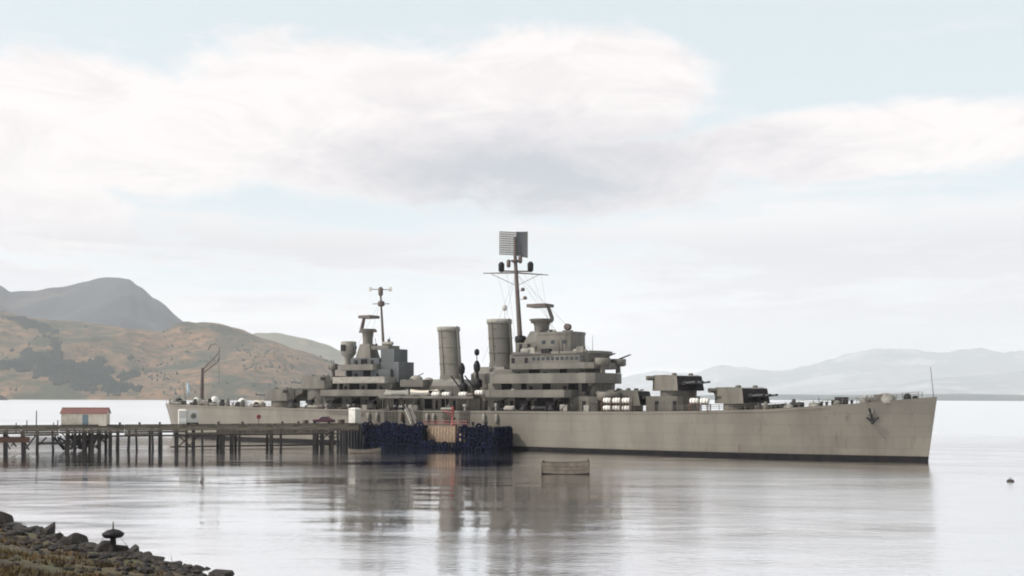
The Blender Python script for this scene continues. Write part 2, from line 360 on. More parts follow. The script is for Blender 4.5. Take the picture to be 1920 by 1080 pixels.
# far-off wood: thousands of small evergreens rooted on the tawny hillside
def wood(name, spots, label, n=11000):
    _, V, nc, rows = brown; m = MB(); rnd = random.Random(5); k = 0; tries = 0
    while k < n and tries < 400000:
        tries += 1
        j = rnd.randrange(1, 62); i = rnd.randrange(nc - 1)
        x, y, z = V[j * nc + i]
        px = 960 + x / y * F; py = HY + (CAMH - z) / y * F
        val = max(1 - math.hypot((px - a) / ra, (py - b - sl * (px - a)) / rb) for a, b, ra, rb, sl in spots) + noise.fractal(Vector((px * .03, py * .06, 2)), 1, 2, 4) * .9
        if rnd.random() < .004 + .006 * (px > 250) and noise.fractal(Vector((px * .02, py * .05, 8)), 1, 2, 4) > .05: val = .5
        if val < .12 or rnd.random() > min(1, val * 2.2): continue
        x2, y2, z2 = V[j * nc + i + 1]; x3, y3, z3 = V[(j + 1) * nc + i]
        u = rnd.random(); s_ = rnd.random()
        p = (x + (x2 - x) * u + (x3 - x) * s_, y + (y2 - y) * u + (y3 - y) * s_, z + (z2 - z) * u + (z3 - z) * s_ - 2)
        r = rnd.uniform(2.5, 5.5); ht = rnd.uniform(6, 14); a0 = rnd.random() * 6
        ring = [(p[0] + r * rnd.uniform(.7, 1.2) * math.cos(a0 + q * 1.2566), p[1] + r * math.sin(a0 + q * 1.2566), p[2] + ht * .3) for q in range(5)]
        m.add([p] + ring + [(p[0] + rnd.uniform(-2, 2), p[1], p[2] + ht)], [(0, q + 1, (q + 1) % 5 + 1) for q in range(5)] + [(6, (q + 1) % 5 + 1, q + 1) for q in range(5)])
        k += 1
    tag(m.build(name, 'tree'), label, 'wood', kind='stuff')
wood('wood', [(110, 700, 70, 30, .3), (175, 705, 65, 28, .1), (100, 672, 18, 40, .2), (50, 612, 45, 10, .33), (30, 690, 40, 14, 0), (205, 735, 60, 8, 0)], 'dark evergreen woods on the lower slopes of the tawny hillside')
# small islet against the far shore at the left edge of the picture
m = MB(); vs = []; fs = []; nn = 26
for j in range(9):
    for i in range(nn):
        a = 2 * math.pi * i / nn; rr = (j / 8.0)
        hh = 13 * (1 - rr ** 2.2) * (1 + .5 * noise.fractal(Vector((math.cos(a) * rr * 3, math.sin(a) * rr * 3, 4)), 1, 2, 4)) - 2
        vs.append((wx(-8, 2600) + 33 * rr * math.cos(a), 2600 + 26 * rr * math.sin(a), hh))
for j in range(8):
    for i in range(nn): fs.append((j * nn + i, j * nn + (i + 1) % nn, (j + 1) * nn + (i + 1) % nn, (j + 1) * nn + i))
m.add(vs, fs)
tag(m.build('islet', 'rock'), 'small dark rocky islet off the far shore at the left edge', 'islet', kind='structure')
# haze: one closed box of thin air round everything but the sky
hm = bpy.data.materials.new('haze_air'); hm.use_nodes = True; t = hm.node_tree; t.nodes.clear()
pv = t.nodes.new('ShaderNodeVolumePrincipled'); pv.inputs['Color'].default_value = (.925, .945, .98, 1); pv.inputs['Density'].default_value = 5.0e-5; pv.inputs['Anisotropy'].default_value = .2
oo = t.nodes.new('ShaderNodeOutputMaterial'); t.links.new(pv.outputs[0], oo.inputs['Volume'])
m = MB(); m.box(-WB - 2000, WB + 2000, -6000, WB + 2000, -4.5, 1900)
tag(m.build('haze', hm), 'thin pale haze in the air over the whole bay', 'haze', kind='stuff')

# ------------------------------------------------------------------ the warship (local frame: x forward from the stem, y to port, z up from the waterline)
BOW = Vector((67.5, 166.0, 0)); HEAD = math.atan2(-.5418, .8405)
ship = empty('warship', BOW, HEAD)
tag(ship, 'long grey gun cruiser with two funnels moored beyond the timber pier', 'warship')
def S(p): return (-p[0], -p[1], p[2])                  # (metres aft of the stem, metres to starboard, height)
def SB(): return MB(S)
SW = Matrix.Translation(BOW) @ Matrix.Rotation(HEAD, 4, 'Z')
def ship_world(s, o, z): return SW @ Vector((-s, -o, z))
ZD = [(0, 10.2), (6, 9.65), (12, 9.05), (25, 8.1), (38, 7.65), (55, 7.35), (110, 7.2), (150, 7.5), (184, 8.05)]
BD = [(0, .12), (2, 1.3), (5, 2.7), (10, 4.4), (20, 6.6), (30, 8.0), (45, 9.0), (60, 9.4), (130, 9.4), (150, 8.7), (165, 7.4), (175, 6.0), (180, 4.2), (182.5, 2.4), (184, .8)]
BW = [(0, .05), (2, .25), (5, .9), (10, 2.1), (20, 4.4), (30, 6.4), (45, 8.5), (60, 9.35), (130, 9.35), (150, 8.4), (165, 6.2), (175, 3.8), (180, 2.0), (184, .4)]
ST = [0, .6, 1.4, 2.5, 4, 6, 8, 10, 13, 16, 20, 25, 30, 36, 42, 50, 60, 75, 90, 105, 120, 132, 142, 150, 158, 165, 170, 175, 178, 180.5, 182, 183, 183.7, 184]
def hp(s, z, side=1, off=0.0):                          # a point of the shell plating
    zd = lerp(ZD, s); f_ = min(1.0, max(0.0, z / zd)); bw = lerp(BW, s); bd = lerp(BD, s)
    b = bw + (bd - bw) * (f_ ** 1.25 if s < 70 else f_)
    if z < 0: b *= max(.2, 1 + z * .12)
    sh = 1.3 * (1 - max(z, 0) / 10.2) * max(0, 1 - s / 14) - 2.2 * max(0, 1 - f_) * max(0, (s - 166) / 18)
    return (s + sh, side * (b + off), z)
def hull_skin(m, zs, off=0.0, s0=0, s1=184):
    st = [s for s in ST if s0 <= s <= s1]
    for side in (1, -1):
        vs = []; fs = []; nz = len(zs)
        for s in st:
            for q in zs: vs.append(hp(s, q if q < 90 else lerp(ZD, s), side, off))
        for i in range(len(st) - 1):
            for k in range(nz - 1):
                a = i * nz + k; fq = (a, a + 1, a + nz + 1, a + nz); fs.append(fq if side < 0 else fq[::-1])
        m.add(vs, fs, True)
    for s in (st[0], st[-1]):                           # stem and stern closing strips
        vs = [hp(s, q if q < 90 else lerp(ZD, s), sd_, off) for q in zs for sd_ in (1, -1)]
        m.add(vs, [(2 * k, 2 * k + 1, 2 * k + 3, 2 * k + 2) for k in range(len(zs) - 1)], True)
m = SB(); hull_skin(m, [-2, -.3, .85, 2, 3.5, 5, 6.4, 99]); hull = m.build('hull', 'hull', ship)
m = SB(); hull_skin(m, [-.4, .2, .66], .03); m.build('boot_topping', 'black', ship)
m = SB(); m.add([hp(s, lerp(ZD, s) - .02, sd_) for s in ST for sd_ in (1, -1)], [(2 * i, 2 * i + 1, 2 * i + 3, 2 * i + 2) for i in range(len(ST) - 1)])
m.build('main_deck', 'deck', ship)
# a rubbing strake, hawse pipe, anchor and chain
for side in (1, -1):
    m = SB()
    for a, b in zip(ST[9:-7], ST[10:-6]):
        pa = hp(a, lerp(ZD, a) - .32, side, .05); pb = hp(b, lerp(ZD, b) - .32, side, .05); m.tube(pa, pb, .09, n=5)
    m.build('rubbing_strake', 'hull', ship)
pa = hp(9.3, 7.4, 1, .05)
an = SB(); an.lathe((pa[0], pa[1], 7.9), [(.5, -.05), (.62, .05), (.62, .16), (.45, .2)], 12, 'Y'); ho = an.build('hawse_pipe', 'grey', ship)
an = SB(); q = hp(8.9, 6.6, 1, .28)
an.tube((pa[0] + .1, pa[1] + .32, 8.3), (q[0], q[1], 6.2), .17, n=6); an.tube((q[0] - .95, q[1] + .05, 6.85), (q[0], q[1], 6.15), .13, .24, 6); an.tube((q[0] + .95, q[1] + .05, 6.85), (q[0], q[1], 6.15), .13, .24, 6)
an.tube((q[0] - .2, q[1], 6.0), (q[0] + .2, q[1], 6.0), .26, n=6)
an.build('anchor', 'dark', ship)
# jackstaff and ensign staff
m = SB(); m.tube((.5, 0, 10.0), (1.0, 0, 15.0), .07, .045, 6); m.build('jackstaff', 'grey', ship)
m = SB(); m.tube((177.4, 0, 7.8), (178.8, 0, 13.4), .09, .05, 6); m.build('ensign_staff', 'grey', ship)

def outline(s0, s1, b, front=0.0, back=0.0, n=6, nose=.25):  # plan outline with rounded forward and after ends
    pts = []
    if front:
        for i in range(n + 1):
            a = math.pi * i / n; pts.append((s0 + front - front * math.sin(a), -b * math.cos(a) if True else 0))
    else: pts += [(s0, -b), (s0, b)]
    if back:
        for i in range(n + 1):
            a = math.pi * i / n; pts.append((s1 - back + back * math.sin(a), b * math.cos(a)))
    else: pts += [(s1, b), (s1, -b)]
    return pts
def house(name, pts, z0, z1, m_='grey'): return SB().prism(pts, z0, z1).build(name, m_, ship)
def platform(pts, z, h_, m_='grey'):
    p = SB().prism(pts, z - .16, z).build('platform_deck', 'grey', ship)
    SB().shell(pts, z, z + h_).build('bulwark', m_, p); return p
def door(s, o, z, w_=.75, h_=1.75, m_='dark'):
    SB().box(s - w_ / 2, s + w_ / 2, o - .05, o + .04, z, z + h_).build('door', m_, ship)
def window(s, o, z, w_=.6, h_=.6):
    d = SB().box(s - w_ / 2, s + w_ / 2, o - .05, o + .03, z, z + h_).build('window', 'glass', ship)

# --- fore superstructure
house('deckhouse', outline(57, 90, 5.2, 3), 7.2, 10.1)
for s in (61, 66, 71.5, 77, 83, 88): door(s, 5.2, 7.5)
for s in (63.5, 69, 74, 80): window(s, 5.2, 8.6)
platform(outline(62, 84, 7.4, 2, 1), 10.1, 1.25)
house('deckhouse', outline(58, 83, 4.6, 3), 10.1, 12.7)
for s in (60.5, 65.5, 73, 79): door(s, 4.6, 10.3)
platform(outline(57, 82.5, 6.2, 3.2, 1), 12.75, 1.75)
house('deckhouse', outline(60, 82, 4.2, 3), 12.75, 15.4)
for s in (63, 70, 76): door(s, 4.2, 13.0)
platform(outline(57.6, 78.2, 5.2, 3.4, 1), 15.5, 1.0)
house('bridge_house', outline(59.2, 77.8, 4.75, 3.2), 15.5, 18.2)
for i in range(11):
    window(61.8 + i * 1.05, 4.75, 17.0, .72, .62)
for s in (74, 77): door(s, 4.75, 15.8)
platform(outline(58.6, 78, 5.0, 3.4, 1), 18.35, .35)
house('pilot_house', outline(64.3, 72.6, 3.2, 2), 18.7, 22.0)
SB().shell(outline(64.2, 72.4, 3.3, 2), 22.0, 22.5).build('wind_screen', 'grey', ship)
house('signal_house', outline(72.62, 77.6, 3.0), 18.7, 20.6)
for s in (66.5, 69, 71): window(s, 3.2, 20.2, .8, .7)
for s in (74.5, 76.4): door(s, 3.0, 18.75, .7, 1.6)
# AA tubs at the fore ends of the bridge, with a pair of guns each
def gun_tub(s, o, z, r=1.7, hgt=1.2, ped=1.2, az_=0.0):
    t_ = SB().lathe((s, o, 0), [(r * .75, z - .3), (r, z - .12), (r, z + hgt), (r - .1, z + hgt), (r - .1, z)], 16).build('gun_tub', 'grey', ship)
    c, sn = math.cos(az_), math.sin(az_)
    SB().lathe((s, o, 0), [(.5, z - ped), (.4, z + .7), (.3, z + 1.0)], 10).build('pedestal', 'grey', t_)
    for k in (-.28, .28):
        SB().tube((s - sn * k, o + c * k, z + 1.0), (s - c * 2.6 - sn * k, o - sn * 2.6 + c * k, z + 1.9), .11, .07, 6).build('gun_barrel', 'dark', t_)
    return t_
gun_tub(58.2, 3.2, 16.2, 1.5, 1.1, 1.6, .0); gun_tub(58.2, -3.2, 16.2, 1.5, 1.1, 1.6)
gun_tub(56.2, 4.6, 9.6, 2.2, 1.4, 2.4, .1); gun_tub(56.2, -4.6, 9.6, 2.2, 1.4, 2.4)
# forward main-battery director on its tower, arched radar aerial on top
def director(s, z0, z1, face, w_=3.2):
    SB().prism([(s - w_ * .75, -w_ * .55), (s + w_ * .75, -w_ * .55), (s + w_ * .75, w_ * .55), (s - w_ * .75, w_ * .55)], z0, z0 + (z1 - z0) * .5, .62).build('director_tower', 'grey', ship)
    hd = SB().lathe((s, 0, 0), [(w_ * .37, z0 + (z1 - z0) * .45), (w_ * .38, z0 + (z1 - z0) * .7), (w_ * .44, z1 - .7), (w_ * .62, z1 - .3), (w_ * .62, z1)], 14).build('director_head', 'grey', ship)
    e = w_ * .64
    SB().tube((s - face * 0.1 + face * e, -.0, z1), (s + face * e * .55, 0, z1 + 2.6), .42, .34, 8).build('radar_bracket', 'mast', hd)
    SB().box(s - e * (1 if face > 0 else .7), s + e * (.7 if face > 0 else 1), -1.7, 1.7, z1 + 2.35, z1 + 2.95).build('radar_aerial', 'mast', hd)
    SB().box(s - 2.6 * .9, s + 2.6 * .9, -.3, .3, z1 - .75, z1 - .35).build('rangefinder', 'mast', hd)
director(73.4, 20.5, 25.3, -1, 3.9)
SB().lathe((66.8, 1.2, 0), [(.3, 22), (.35, 22.9)], 8).build('searchlight_stand', 'grey', ship)
SB().lathe((66.8, 1.2, 23.5), [(.35, -.6), (.62, -.45), (.66, .5), (.58, .55)], 12, 'Y').build('searchlight', 'mast', ship)
SB().tube((60.2, 3.4, 18.4), (60.2, 3.4, 21.6), .06, .03, 5).build('whip_aerial', 'grey', ship)
# --- foremast
RK = .075                                              # rake of masts and funnels, metres aft per metre up
def mast(s, z0, z1, r0, r1):
    return SB().tube((s, 0, z0), (s + RK * (z1 - z0), 0, z1), r0, r1, 12).build('mast', 'mast', ship)
fm = mast(78.2, 18.4, 39.0, .55, .34)
def mx_(z): return 78.2 + RK * (z - 18.4)
SB().lathe((78.3, 0, 0), [(1.0, 20.7), (1.15, 21.2), (1.15, 22.0), (.7, 22.2)], 12).build('lookout_collar', 'dark', fm)
SB().tube((78.3, 0, 18.5), (78.3, 0, 21), 1.0, n=10).build('mast_step', 'grey', fm)
zy = 34.7; sy = mx_(zy)
# yards: one fore-and-aft looking frame crossed by the main yard
SB().tube((sy - 5.6, -3.2, zy - .35), (sy, 0, zy + .1), .09, .17, 6).tube((sy, 0, zy + .1), (sy + 5.8, 3.2, zy + .05), .17, .09, 6).build('yard', 'mast', fm)
SB().tube((sy - 2.9, -1.4, zy + .35), (sy + 3.0, 1.4, zy + .5), .16, n=6).build('platform_beam', 'mast', fm)
for k, (ds, hh) in enumerate(((-2.6, 2.3), (2.7, 2.3))):
    SB().lathe((sy + ds, ds * .47, 0), [(.3, zy + .3), (.58, zy + .5), (.62, zy + 1.9), (.3, zy + hh)], 10).build('radome', 'dark', fm)
for ds, z_ in ((1.35, 36.2), (-.9, 37.0)):
    SB().lathe((mx_(z_) + ds, ds * .4, 0), [(.25, z_ - .3), (.42, z_), (.42, z_ + 1.0), (.2, z_ + 1.3)], 8).build('lamp_housing', 'mast', fm)
SB().lathe((mx_(37.2), 0, 0), [(.4, 36.8), (1.0, 37.1), (1.0, 37.35), (.4, 37.4)], 10).build('mast_top', 'mast', fm)
# diagonal struts under the yard
for e in (-1, 1): SB().tube((sy + e * 4.4, e * 2.4, zy - .1), (mx_(32.2), 0, 32.2), .055, n=5).build('strut', 'mast', fm)
# big bedspring radar: frame, mesh bars and a solid curved wing
rx = mx_(39); ra = SB()
zb, zt = 38.4, 42.9
for z_ in [zb + .45 * k for k in range(11)]: ra.tube((rx - .2, -.2, z_), (rx + 2.4, 1.9, z_ + .1), .09, n=5)
for k in range(13): q = k / 12; ra.tube((rx - .2 + 2.6 * q, -.2 + 2.1 * q, zb), (rx - .2 + 2.6 * q, -.2 + 2.1 * q, zt + .1), .08, n=5)
ra.build('radar_frame', 'grey', fm)
wing = SB()
vs = []
for k in range(6):
    q = k / 5; a = (rx - .15 - 2.1 * q, -.2 - 1.0 * q - .35 * math.sin(q * 3.1), 0)
    for z_ in (zb - .6 + .5 * (1 - q), zt + .2): vs += [(a[0], a[1], z_), (a[0] + .1, a[1] - .22, z_)]
fs = []
for k in range(5):
    b = 4 * k; c = b + 4
    fs += [(b, b + 2, c + 2, c), (b + 1, c + 1, c + 3, b + 3), (b + 2, b + 3, c + 3, c + 2), (b, c, c + 1, b + 1)]
fs += [(0, 1, 3, 2), (20, 22, 23, 21)]
wing.add(vs, fs); wing.build('radar_reflector', 'bluegrey', fm)
SB().tube((mx_(37), 0, 37.0), (rx, 0, 42.0), .28, .2, 8).build('radar_post', 'mast', fm)
for z_, ds in ((31.0, -1.5), (29.3, -1.9)):
    SB().lathe((mx_(z_) + ds, .3, 0), [(.15, z_), (.4, z_ + .1), (.4, z_ + .55), (.1, z_ + .75)], 8).tube((mx_(z_), 0, z_ + .1), (mx_(z_) + ds, .3, z_ + .1), .05, n=5).build('lamp_bracket', 'mast', fm)
for k, (s_, o_, z_) in enumerate(((64.5, 4.6, 18.8), (64.5, -4.6, 18.8), (86, 2.2, 17), (86, -2.2, 17))):
    SB().tube((sy, 0, zy), (s_, o_, z_), .022, n=4).build('stay', 'mast', fm)

for q_ in (-.8, -.5, -.25, .3, .6): SB().tube((sy + q_ * 5.4, q_ * 3.1, zy - .1), (66.0 + abs(q_) * 5 if q_ < 0 else 77.2, 3.0 * (1 if q_ > 0 else .5), 19.0), .018, n=3).build('halyard', 'mast', fm)
# --- funnels
def funnel(s, z0, z1, w_, d_):
    f_ = SB(); vs = []; n = 24; rows = [(z0, 1.12), (z0 + 1.6, 1.0), (z1 - 1.2, .98), (z1, 1.0)]
    for z_, k in rows:
        for i in range(n):
            a = 2 * math.pi * i / n; vs.append((s + RK * (z_ - z0) + w_ * k * math.cos(a), d_ * k * math.sin(a), z_))
    fs = [(r * n + i, r * n + (i + 1) % n, (r + 1) * n + (i + 1) % n, (r + 1) * n + i) for r in range(len(rows) - 1) for i in range(n)]
    f_.add(vs, fs, True); fo = f_.build('funnel', 'grey', ship)
    def band(za, zb_, k, mt, nm):
        b_ = SB(); vs = []
        for z_, kk in ((za, k), (zb_, k), (zb_, k - .12), (za, k - .12)):
            for i in range(n):
                a = 2 * math.pi * i / n; vs.append((s + RK * (z_ - z0) + w_ * kk * math.cos(a), d_ * kk * math.sin(a), z_))
        fs = [(r * n + i, r * n + (i + 1) % n, ((r + 1) % 4) * n + (i + 1) % n, ((r + 1) % 4) * n + i) for r in range(4) for i in range(n)]
        b_.add(vs, fs, True); b_.build(nm, mt, fo)
    band(z1 - .75, z1 + .12, 1.06, 'canvas', 'cap_band'); band(z0 + (z1 - z0) * .62, z0 + (z1 - z0) * .62 + .18, 1.03, 'grey', 'hoop'); band(z0 + (z1 - z0) * .32, z0 + (z1 - z0) * .32 + .18, 1.04, 'grey', 'hoop')
    t_ = SB(); vs = [(s + RK * (z1 - .9 - z0) + w_ * .92 * math.cos(2 * math.pi * i / n), d_ * .92 * math.sin(2 * math.pi * i / n), z1 - .9) for i in range(n)]
    t_.add(vs, [tuple(range(n))]); t_.build('smoke_opening', 'black', fo)
    SB().tube((s - w_ * 1.1, .6, z0 + 1), (s - w_ * 1.1 + RK * (z1 - z0), .6, z1 + .2), .16, .16, 8).build('steam_pipe', 'grey', fo)
    for k in (.1, .45, .8):
        SB().box(s + .2, s + .6, d_ * 1.0, d_ * 1.0 + .08, z0 + (z1 - z0) * k, z0 + (z1 - z0) * k + .08).build('rung', 'dark', fo)
    SB().tube((s + .4 + RK * 0, d_ * 1.03, z0 + 1.5), (s + .4 + RK * (z1 - z0), d_ * 1.02, z1), .05, n=5).build('ladder_rail', 'dark', fo)
    return fo
house('funnel_casing', [(79.5, -3.4), (88, -3.4), (88, 3.4), (79.5, 3.4)], 10.1, 14.6)
SB().prism([(79.6, -3.3), (87.9, -3.3), (87.9, 3.3), (79.6, 3.3)], 14.6, 16.0, .72).build('funnel_casing', 'grey', ship)
funnel(82.7, 15.6, 25.5, 2.55, 2.1)
house('funnel_casing', [(90.5, -3.2), (100, -3.2), (100, 3.2), (90.5, 3.2)], 9.8, 12.2)
SB().prism([(90.6, -3.1), (99.9, -3.1), (99.9, 3.1), (90.6, 3.1)], 12.2, 13.6, .66).build('funnel_casing', 'grey', ship)
funnel(95.3, 13.2, 24.4, 2.4, 2.0)
SB().tube((81.5, 1.0, 25.4), (81.5, 1.0, 27.4), .05, .05, 5).lathe((81.5, 1.0, 0), [(.2, 27.2), (.5, 27.5), (.5, 28.2), (.2, 28.4)], 8).build('funnel_lamp', 'pale', ship)
# solid black boxes on the deckhouse sides: the shade of recesses put in as colour
def bay(s, o, z, w_, h_): SB().box(s - w_ / 2, s + w_ / 2, o - .3, o + .045, z, z + h_).build('bay_shade', 'black', ship)
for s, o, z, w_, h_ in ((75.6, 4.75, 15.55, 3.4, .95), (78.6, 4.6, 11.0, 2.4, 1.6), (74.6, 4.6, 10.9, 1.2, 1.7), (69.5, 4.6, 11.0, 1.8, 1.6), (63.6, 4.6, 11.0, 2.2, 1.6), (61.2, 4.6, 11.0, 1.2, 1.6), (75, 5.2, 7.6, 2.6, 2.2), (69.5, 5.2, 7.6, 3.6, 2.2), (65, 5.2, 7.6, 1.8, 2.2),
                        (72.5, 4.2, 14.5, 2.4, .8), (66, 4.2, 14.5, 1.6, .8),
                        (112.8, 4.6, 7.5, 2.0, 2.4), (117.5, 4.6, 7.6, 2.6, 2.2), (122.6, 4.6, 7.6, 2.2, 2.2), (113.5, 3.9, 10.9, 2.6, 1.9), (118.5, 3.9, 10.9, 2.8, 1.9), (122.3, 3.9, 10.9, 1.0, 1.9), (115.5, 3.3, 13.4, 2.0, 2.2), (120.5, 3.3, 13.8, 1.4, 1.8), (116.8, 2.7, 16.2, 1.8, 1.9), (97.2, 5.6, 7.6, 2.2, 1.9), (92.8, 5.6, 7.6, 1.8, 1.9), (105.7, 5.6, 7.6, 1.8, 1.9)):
    bay(s, o, z, w_, h_)  # black box standing for the shade of a recess
# --- midships boat deck
house('deckhouse', [(84.2, -5.6), (108, -5.6), (108, 5.6), (84.2, 5.6)], 7.2, 9.7)
for s in (90.5, 95, 99.5, 103.5): door(s, 5.6, 7.5)
platform([(84.1, -8.2), (108, -8.2), (108, 8.2), (84.1, 8.2)], 9.8, .35)
for k in range(9): SB().tube((85.5 + k * 2.7, 8.0, 7.2), (85.5 + k * 2.7, 8.0, 9.64), .09, n=6).build('stanchion', 'grey', ship)
# ladders slanting between the decks on the near side
def ladder(s0, z0, s1, z1, o):
    l = SB()
    for q in (-.35, .35): l.tube((s0, o + q, z0), (s1, o + q, z1), .07, n=5)
    for k in range(1, 9): l.box(s0 + (s1 - s0) * k / 9 - .08, s0 + (s1 - s0) * k / 9 + .08, o - .35, o + .35, z0 + (z1 - z0) * k / 9 - .03, z0 + (z1 - z0) * k / 9 + .03)
    l.build('ladder', 'dark', ship)
ladder(104.5, 7.25, 101.5, 9.8, 8.7); ladder(99.5, 7.25, 96.5, 9.8, 8.7); ladder(107.5, 9.8, 104.5, 12.4, 6.6); ladder(64.5, 7.35, 61.5, 10.1, 7.9); ladder(60.5, 10.2, 58, 12.6, 6.4)
# canvas-shrouded AA platform between after funnel and after tower
platform(outline(98.4, 106.4, 4.4, 1, 1), 12.2, 1.3)
SB().prism([(99.4, -3.4), (105.6, -3.4), (105.6, 3.4), (99.4, 3.4)], 9.8, 12.04, .9).build('deckhouse', 'grey', ship)
SB().lathe((103.4, 1.5, 0), [(1.5, 12.2), (1.6, 13.4), (1.1, 14.2), (.5, 14.5)], 12).build('canvas_cover', 'canvas', ship)
SB().lathe((100.2, 1.4, 0), [(1.2, 12.2), (1.3, 13.1), (.8, 13.8), (.3, 14.0)], 12).build('canvas_cover', 'canvas', ship)
SB().tube((104.2, 1.6, 13.9), (101.4, 1.6, 14.9), .12, .08, 6).build('gun_barrel', 'dark', ship)
# two dark boat-crane posts between the funnels
def crane_post(s, z1, lean, zb_):
    c_ = SB().tube((s, 5.2, 9.8), (s + lean, 5.2, z1), .42, .30, 8).build('crane_post', 'dark', ship)
    SB().lathe((s + lean, 5.2, 0), [(.3, z1 - .2), (.62, z1 + .3), (.7, z1 + 1.2), (.45, z1 + 1.9), (.2, z1 + 2.2)], 10).build('post_head', 'dark', c_)
    SB().lathe((s + lean * .4, 5.2, 0), [(.4, zb_ - .7), (.85, zb_ - .3), (.85, zb_ + .8), (.4, zb_ + 1.2)], 10).build('winch_drum', 'dark', c_)
    SB().tube((s, 5.2, 10.5), (s + 2.6, 6.4, 14.2), .2, .14, 6).build('jib', 'dark', c_)
    return c_
crane_post(84.8, 15.0, .5, 12.4); crane_post(88.2, 14.6, .8, 11.6)
SB().tube((85.3, 5.2, 17), (85.3, 5.2, 18.6), .09, n=6).lathe((85.3, 5.2, 0), [(.25, 18.2), (.5, 18.5), (.5, 19.2), (.2, 19.5)], 10).build('floodlight', 'dark', ship)
# 5-inch open mounts on the near and far sides
def five_inch(s, o, z, side):
    g_ = SB().lathe((s, o, 0), [(1.3, z), (1.2, z + .5), (.7, z + .8), (.6, z + 1.3)], 12).build('gun_mount', 'dark', ship)
    SB().box(s - .9, s + .9, o - .5, o + .5, z + 1.1, z + 1.9).build('breech', 'dark', g_)
    SB().tube((s, o, z + 1.6), (s - 2.9, o + side * 1.2, z + 2.5), .2, .11, 8).build('gun_barrel', 'dark', g_)
for s in (67.5, 73.5, 79.5):
    for side in (1, -1): five_inch(s, 6.0 * side, 7.3, side)
for s in (111.5, 117.5, 123): five_inch(s, 6.3, 7.2, 1); five_inch(s, -6.3, 7.2, -1)
for s in (129.0, 134.5): five_inch(s, 6.6, 7.35, 1); five_inch(s, -6.6, 7.35, -1)
# --- after superstructure
house('deckhouse', outline(108.02, 128.5, 4.6, 0, 2), 7.2, 10.2)
for s in (110, 114.5, 120, 125): door(s, 4.6, 7.5)
platform(outline(106.5, 128.5, 6.4, 1, 3), 10.25, 1.2)
house('deckhouse', outline(108, 125, 3.9, 0, 2), 10.25, 12.9)
for s in (111, 116, 121): door(s, 3.9, 10.5)
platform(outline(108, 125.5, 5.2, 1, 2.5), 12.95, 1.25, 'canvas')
house('deckhouse', outline(109, 123, 3.3, 0, 2), 12.95, 15.8, 'bluegrey')  # dark blue-grey wall: shade given as colour
for s in (112.5, 118.5): door(s, 3.3, 13.2)
platform(outline(112, 123.6, 4.2, 1, 2), 15.85, 1.1)
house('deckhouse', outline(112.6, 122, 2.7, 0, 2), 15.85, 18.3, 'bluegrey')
for s in (114.5, 119): door(s, 2.7, 16.1)
# stepped fore part of the after tower, shadow painted in with the blue-grey
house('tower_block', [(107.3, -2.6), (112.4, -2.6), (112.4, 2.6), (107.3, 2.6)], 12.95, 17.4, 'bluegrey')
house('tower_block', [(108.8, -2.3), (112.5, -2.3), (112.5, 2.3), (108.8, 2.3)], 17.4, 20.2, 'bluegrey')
house('tower_block', [(110.7, -1.9), (115.5, -1.9), (115.5, 1.9), (110.7, 1.9)], 20.2, 21.0)
director(118.1, 18.2, 24.8, 1, 3.0)
gt = SB().lathe((123.2, .6, 0), [(.8, 17.0), (.9, 18.6), (1.5, 19.2), (1.75, 19.6), (1.75, 22.0), (1.6, 22.2), (.5, 22.25)], 10).build('gun_director', 'canvas', ship)
SB().box(121.0, 125.2, .3, .9, 20.4, 21.1).build('rangefinder', 'bluegrey', gt)
SB().box(122.6, 123.8, 1.9, 2.5, 20.0, 21.4).build('sight_hatch', 'dark', gt)
SB().box(121.9, 124.8, -.6, 1.9, 17.0 - .2, 17.0).build('bracket_platform', 'grey', gt)
SB().tube((123.2, .6, 13.2), (123.2, .6, 17.2), .5, .5, 10).build('pedestal', 'grey', gt)
gun_tub(125.6, 3.0, 16.2, 1.1, 1.0, 2.6, 2.4)
mm = mast(113.6, 20.2, 32.5, .32, .20)
def m2(z): return 113.6 + RK * (z - 20.2)
SB().lathe((m2(30), 0, 0), [(.3, 29.6), (.75, 29.8), (.75, 30.6), (.3, 30.9)], 10).build('lookout_collar', 'mast', mm)
SB().tube((m2(30.1) - 1.6, -.9, 30.2), (m2(30.1) + 1.6, .9, 30.2), .09, n=5).build('yard', 'mast', mm)
SB().tube((m2(33.2) - 2.1, -1.1, 33.3), (m2(33.2) + 2.1, 1.1, 33.4), .09, n=5).build('yard', 'mast', mm)
SB().lathe((m2(32.2), 0, 0), [(.25, 31.9), (.5, 32.2), (.55, 33.5), (.25, 33.9)], 10).build('radome', 'mast', mm)
for e in (-1, 1): SB().box(m2(33.3) + e * 2.0 - .35, m2(33.3) + e * 2.0 + .35, e * 1.05 - .06, e * 1.05 + .06, 32.9, 33.9).build('aerial_panel', 'pale', mm)
for o_ in (2.2, -2.2): SB().tube((m2(31), 0, 31), (121, o_, 18.5), .022, n=4).build('stay', 'mast', mm)

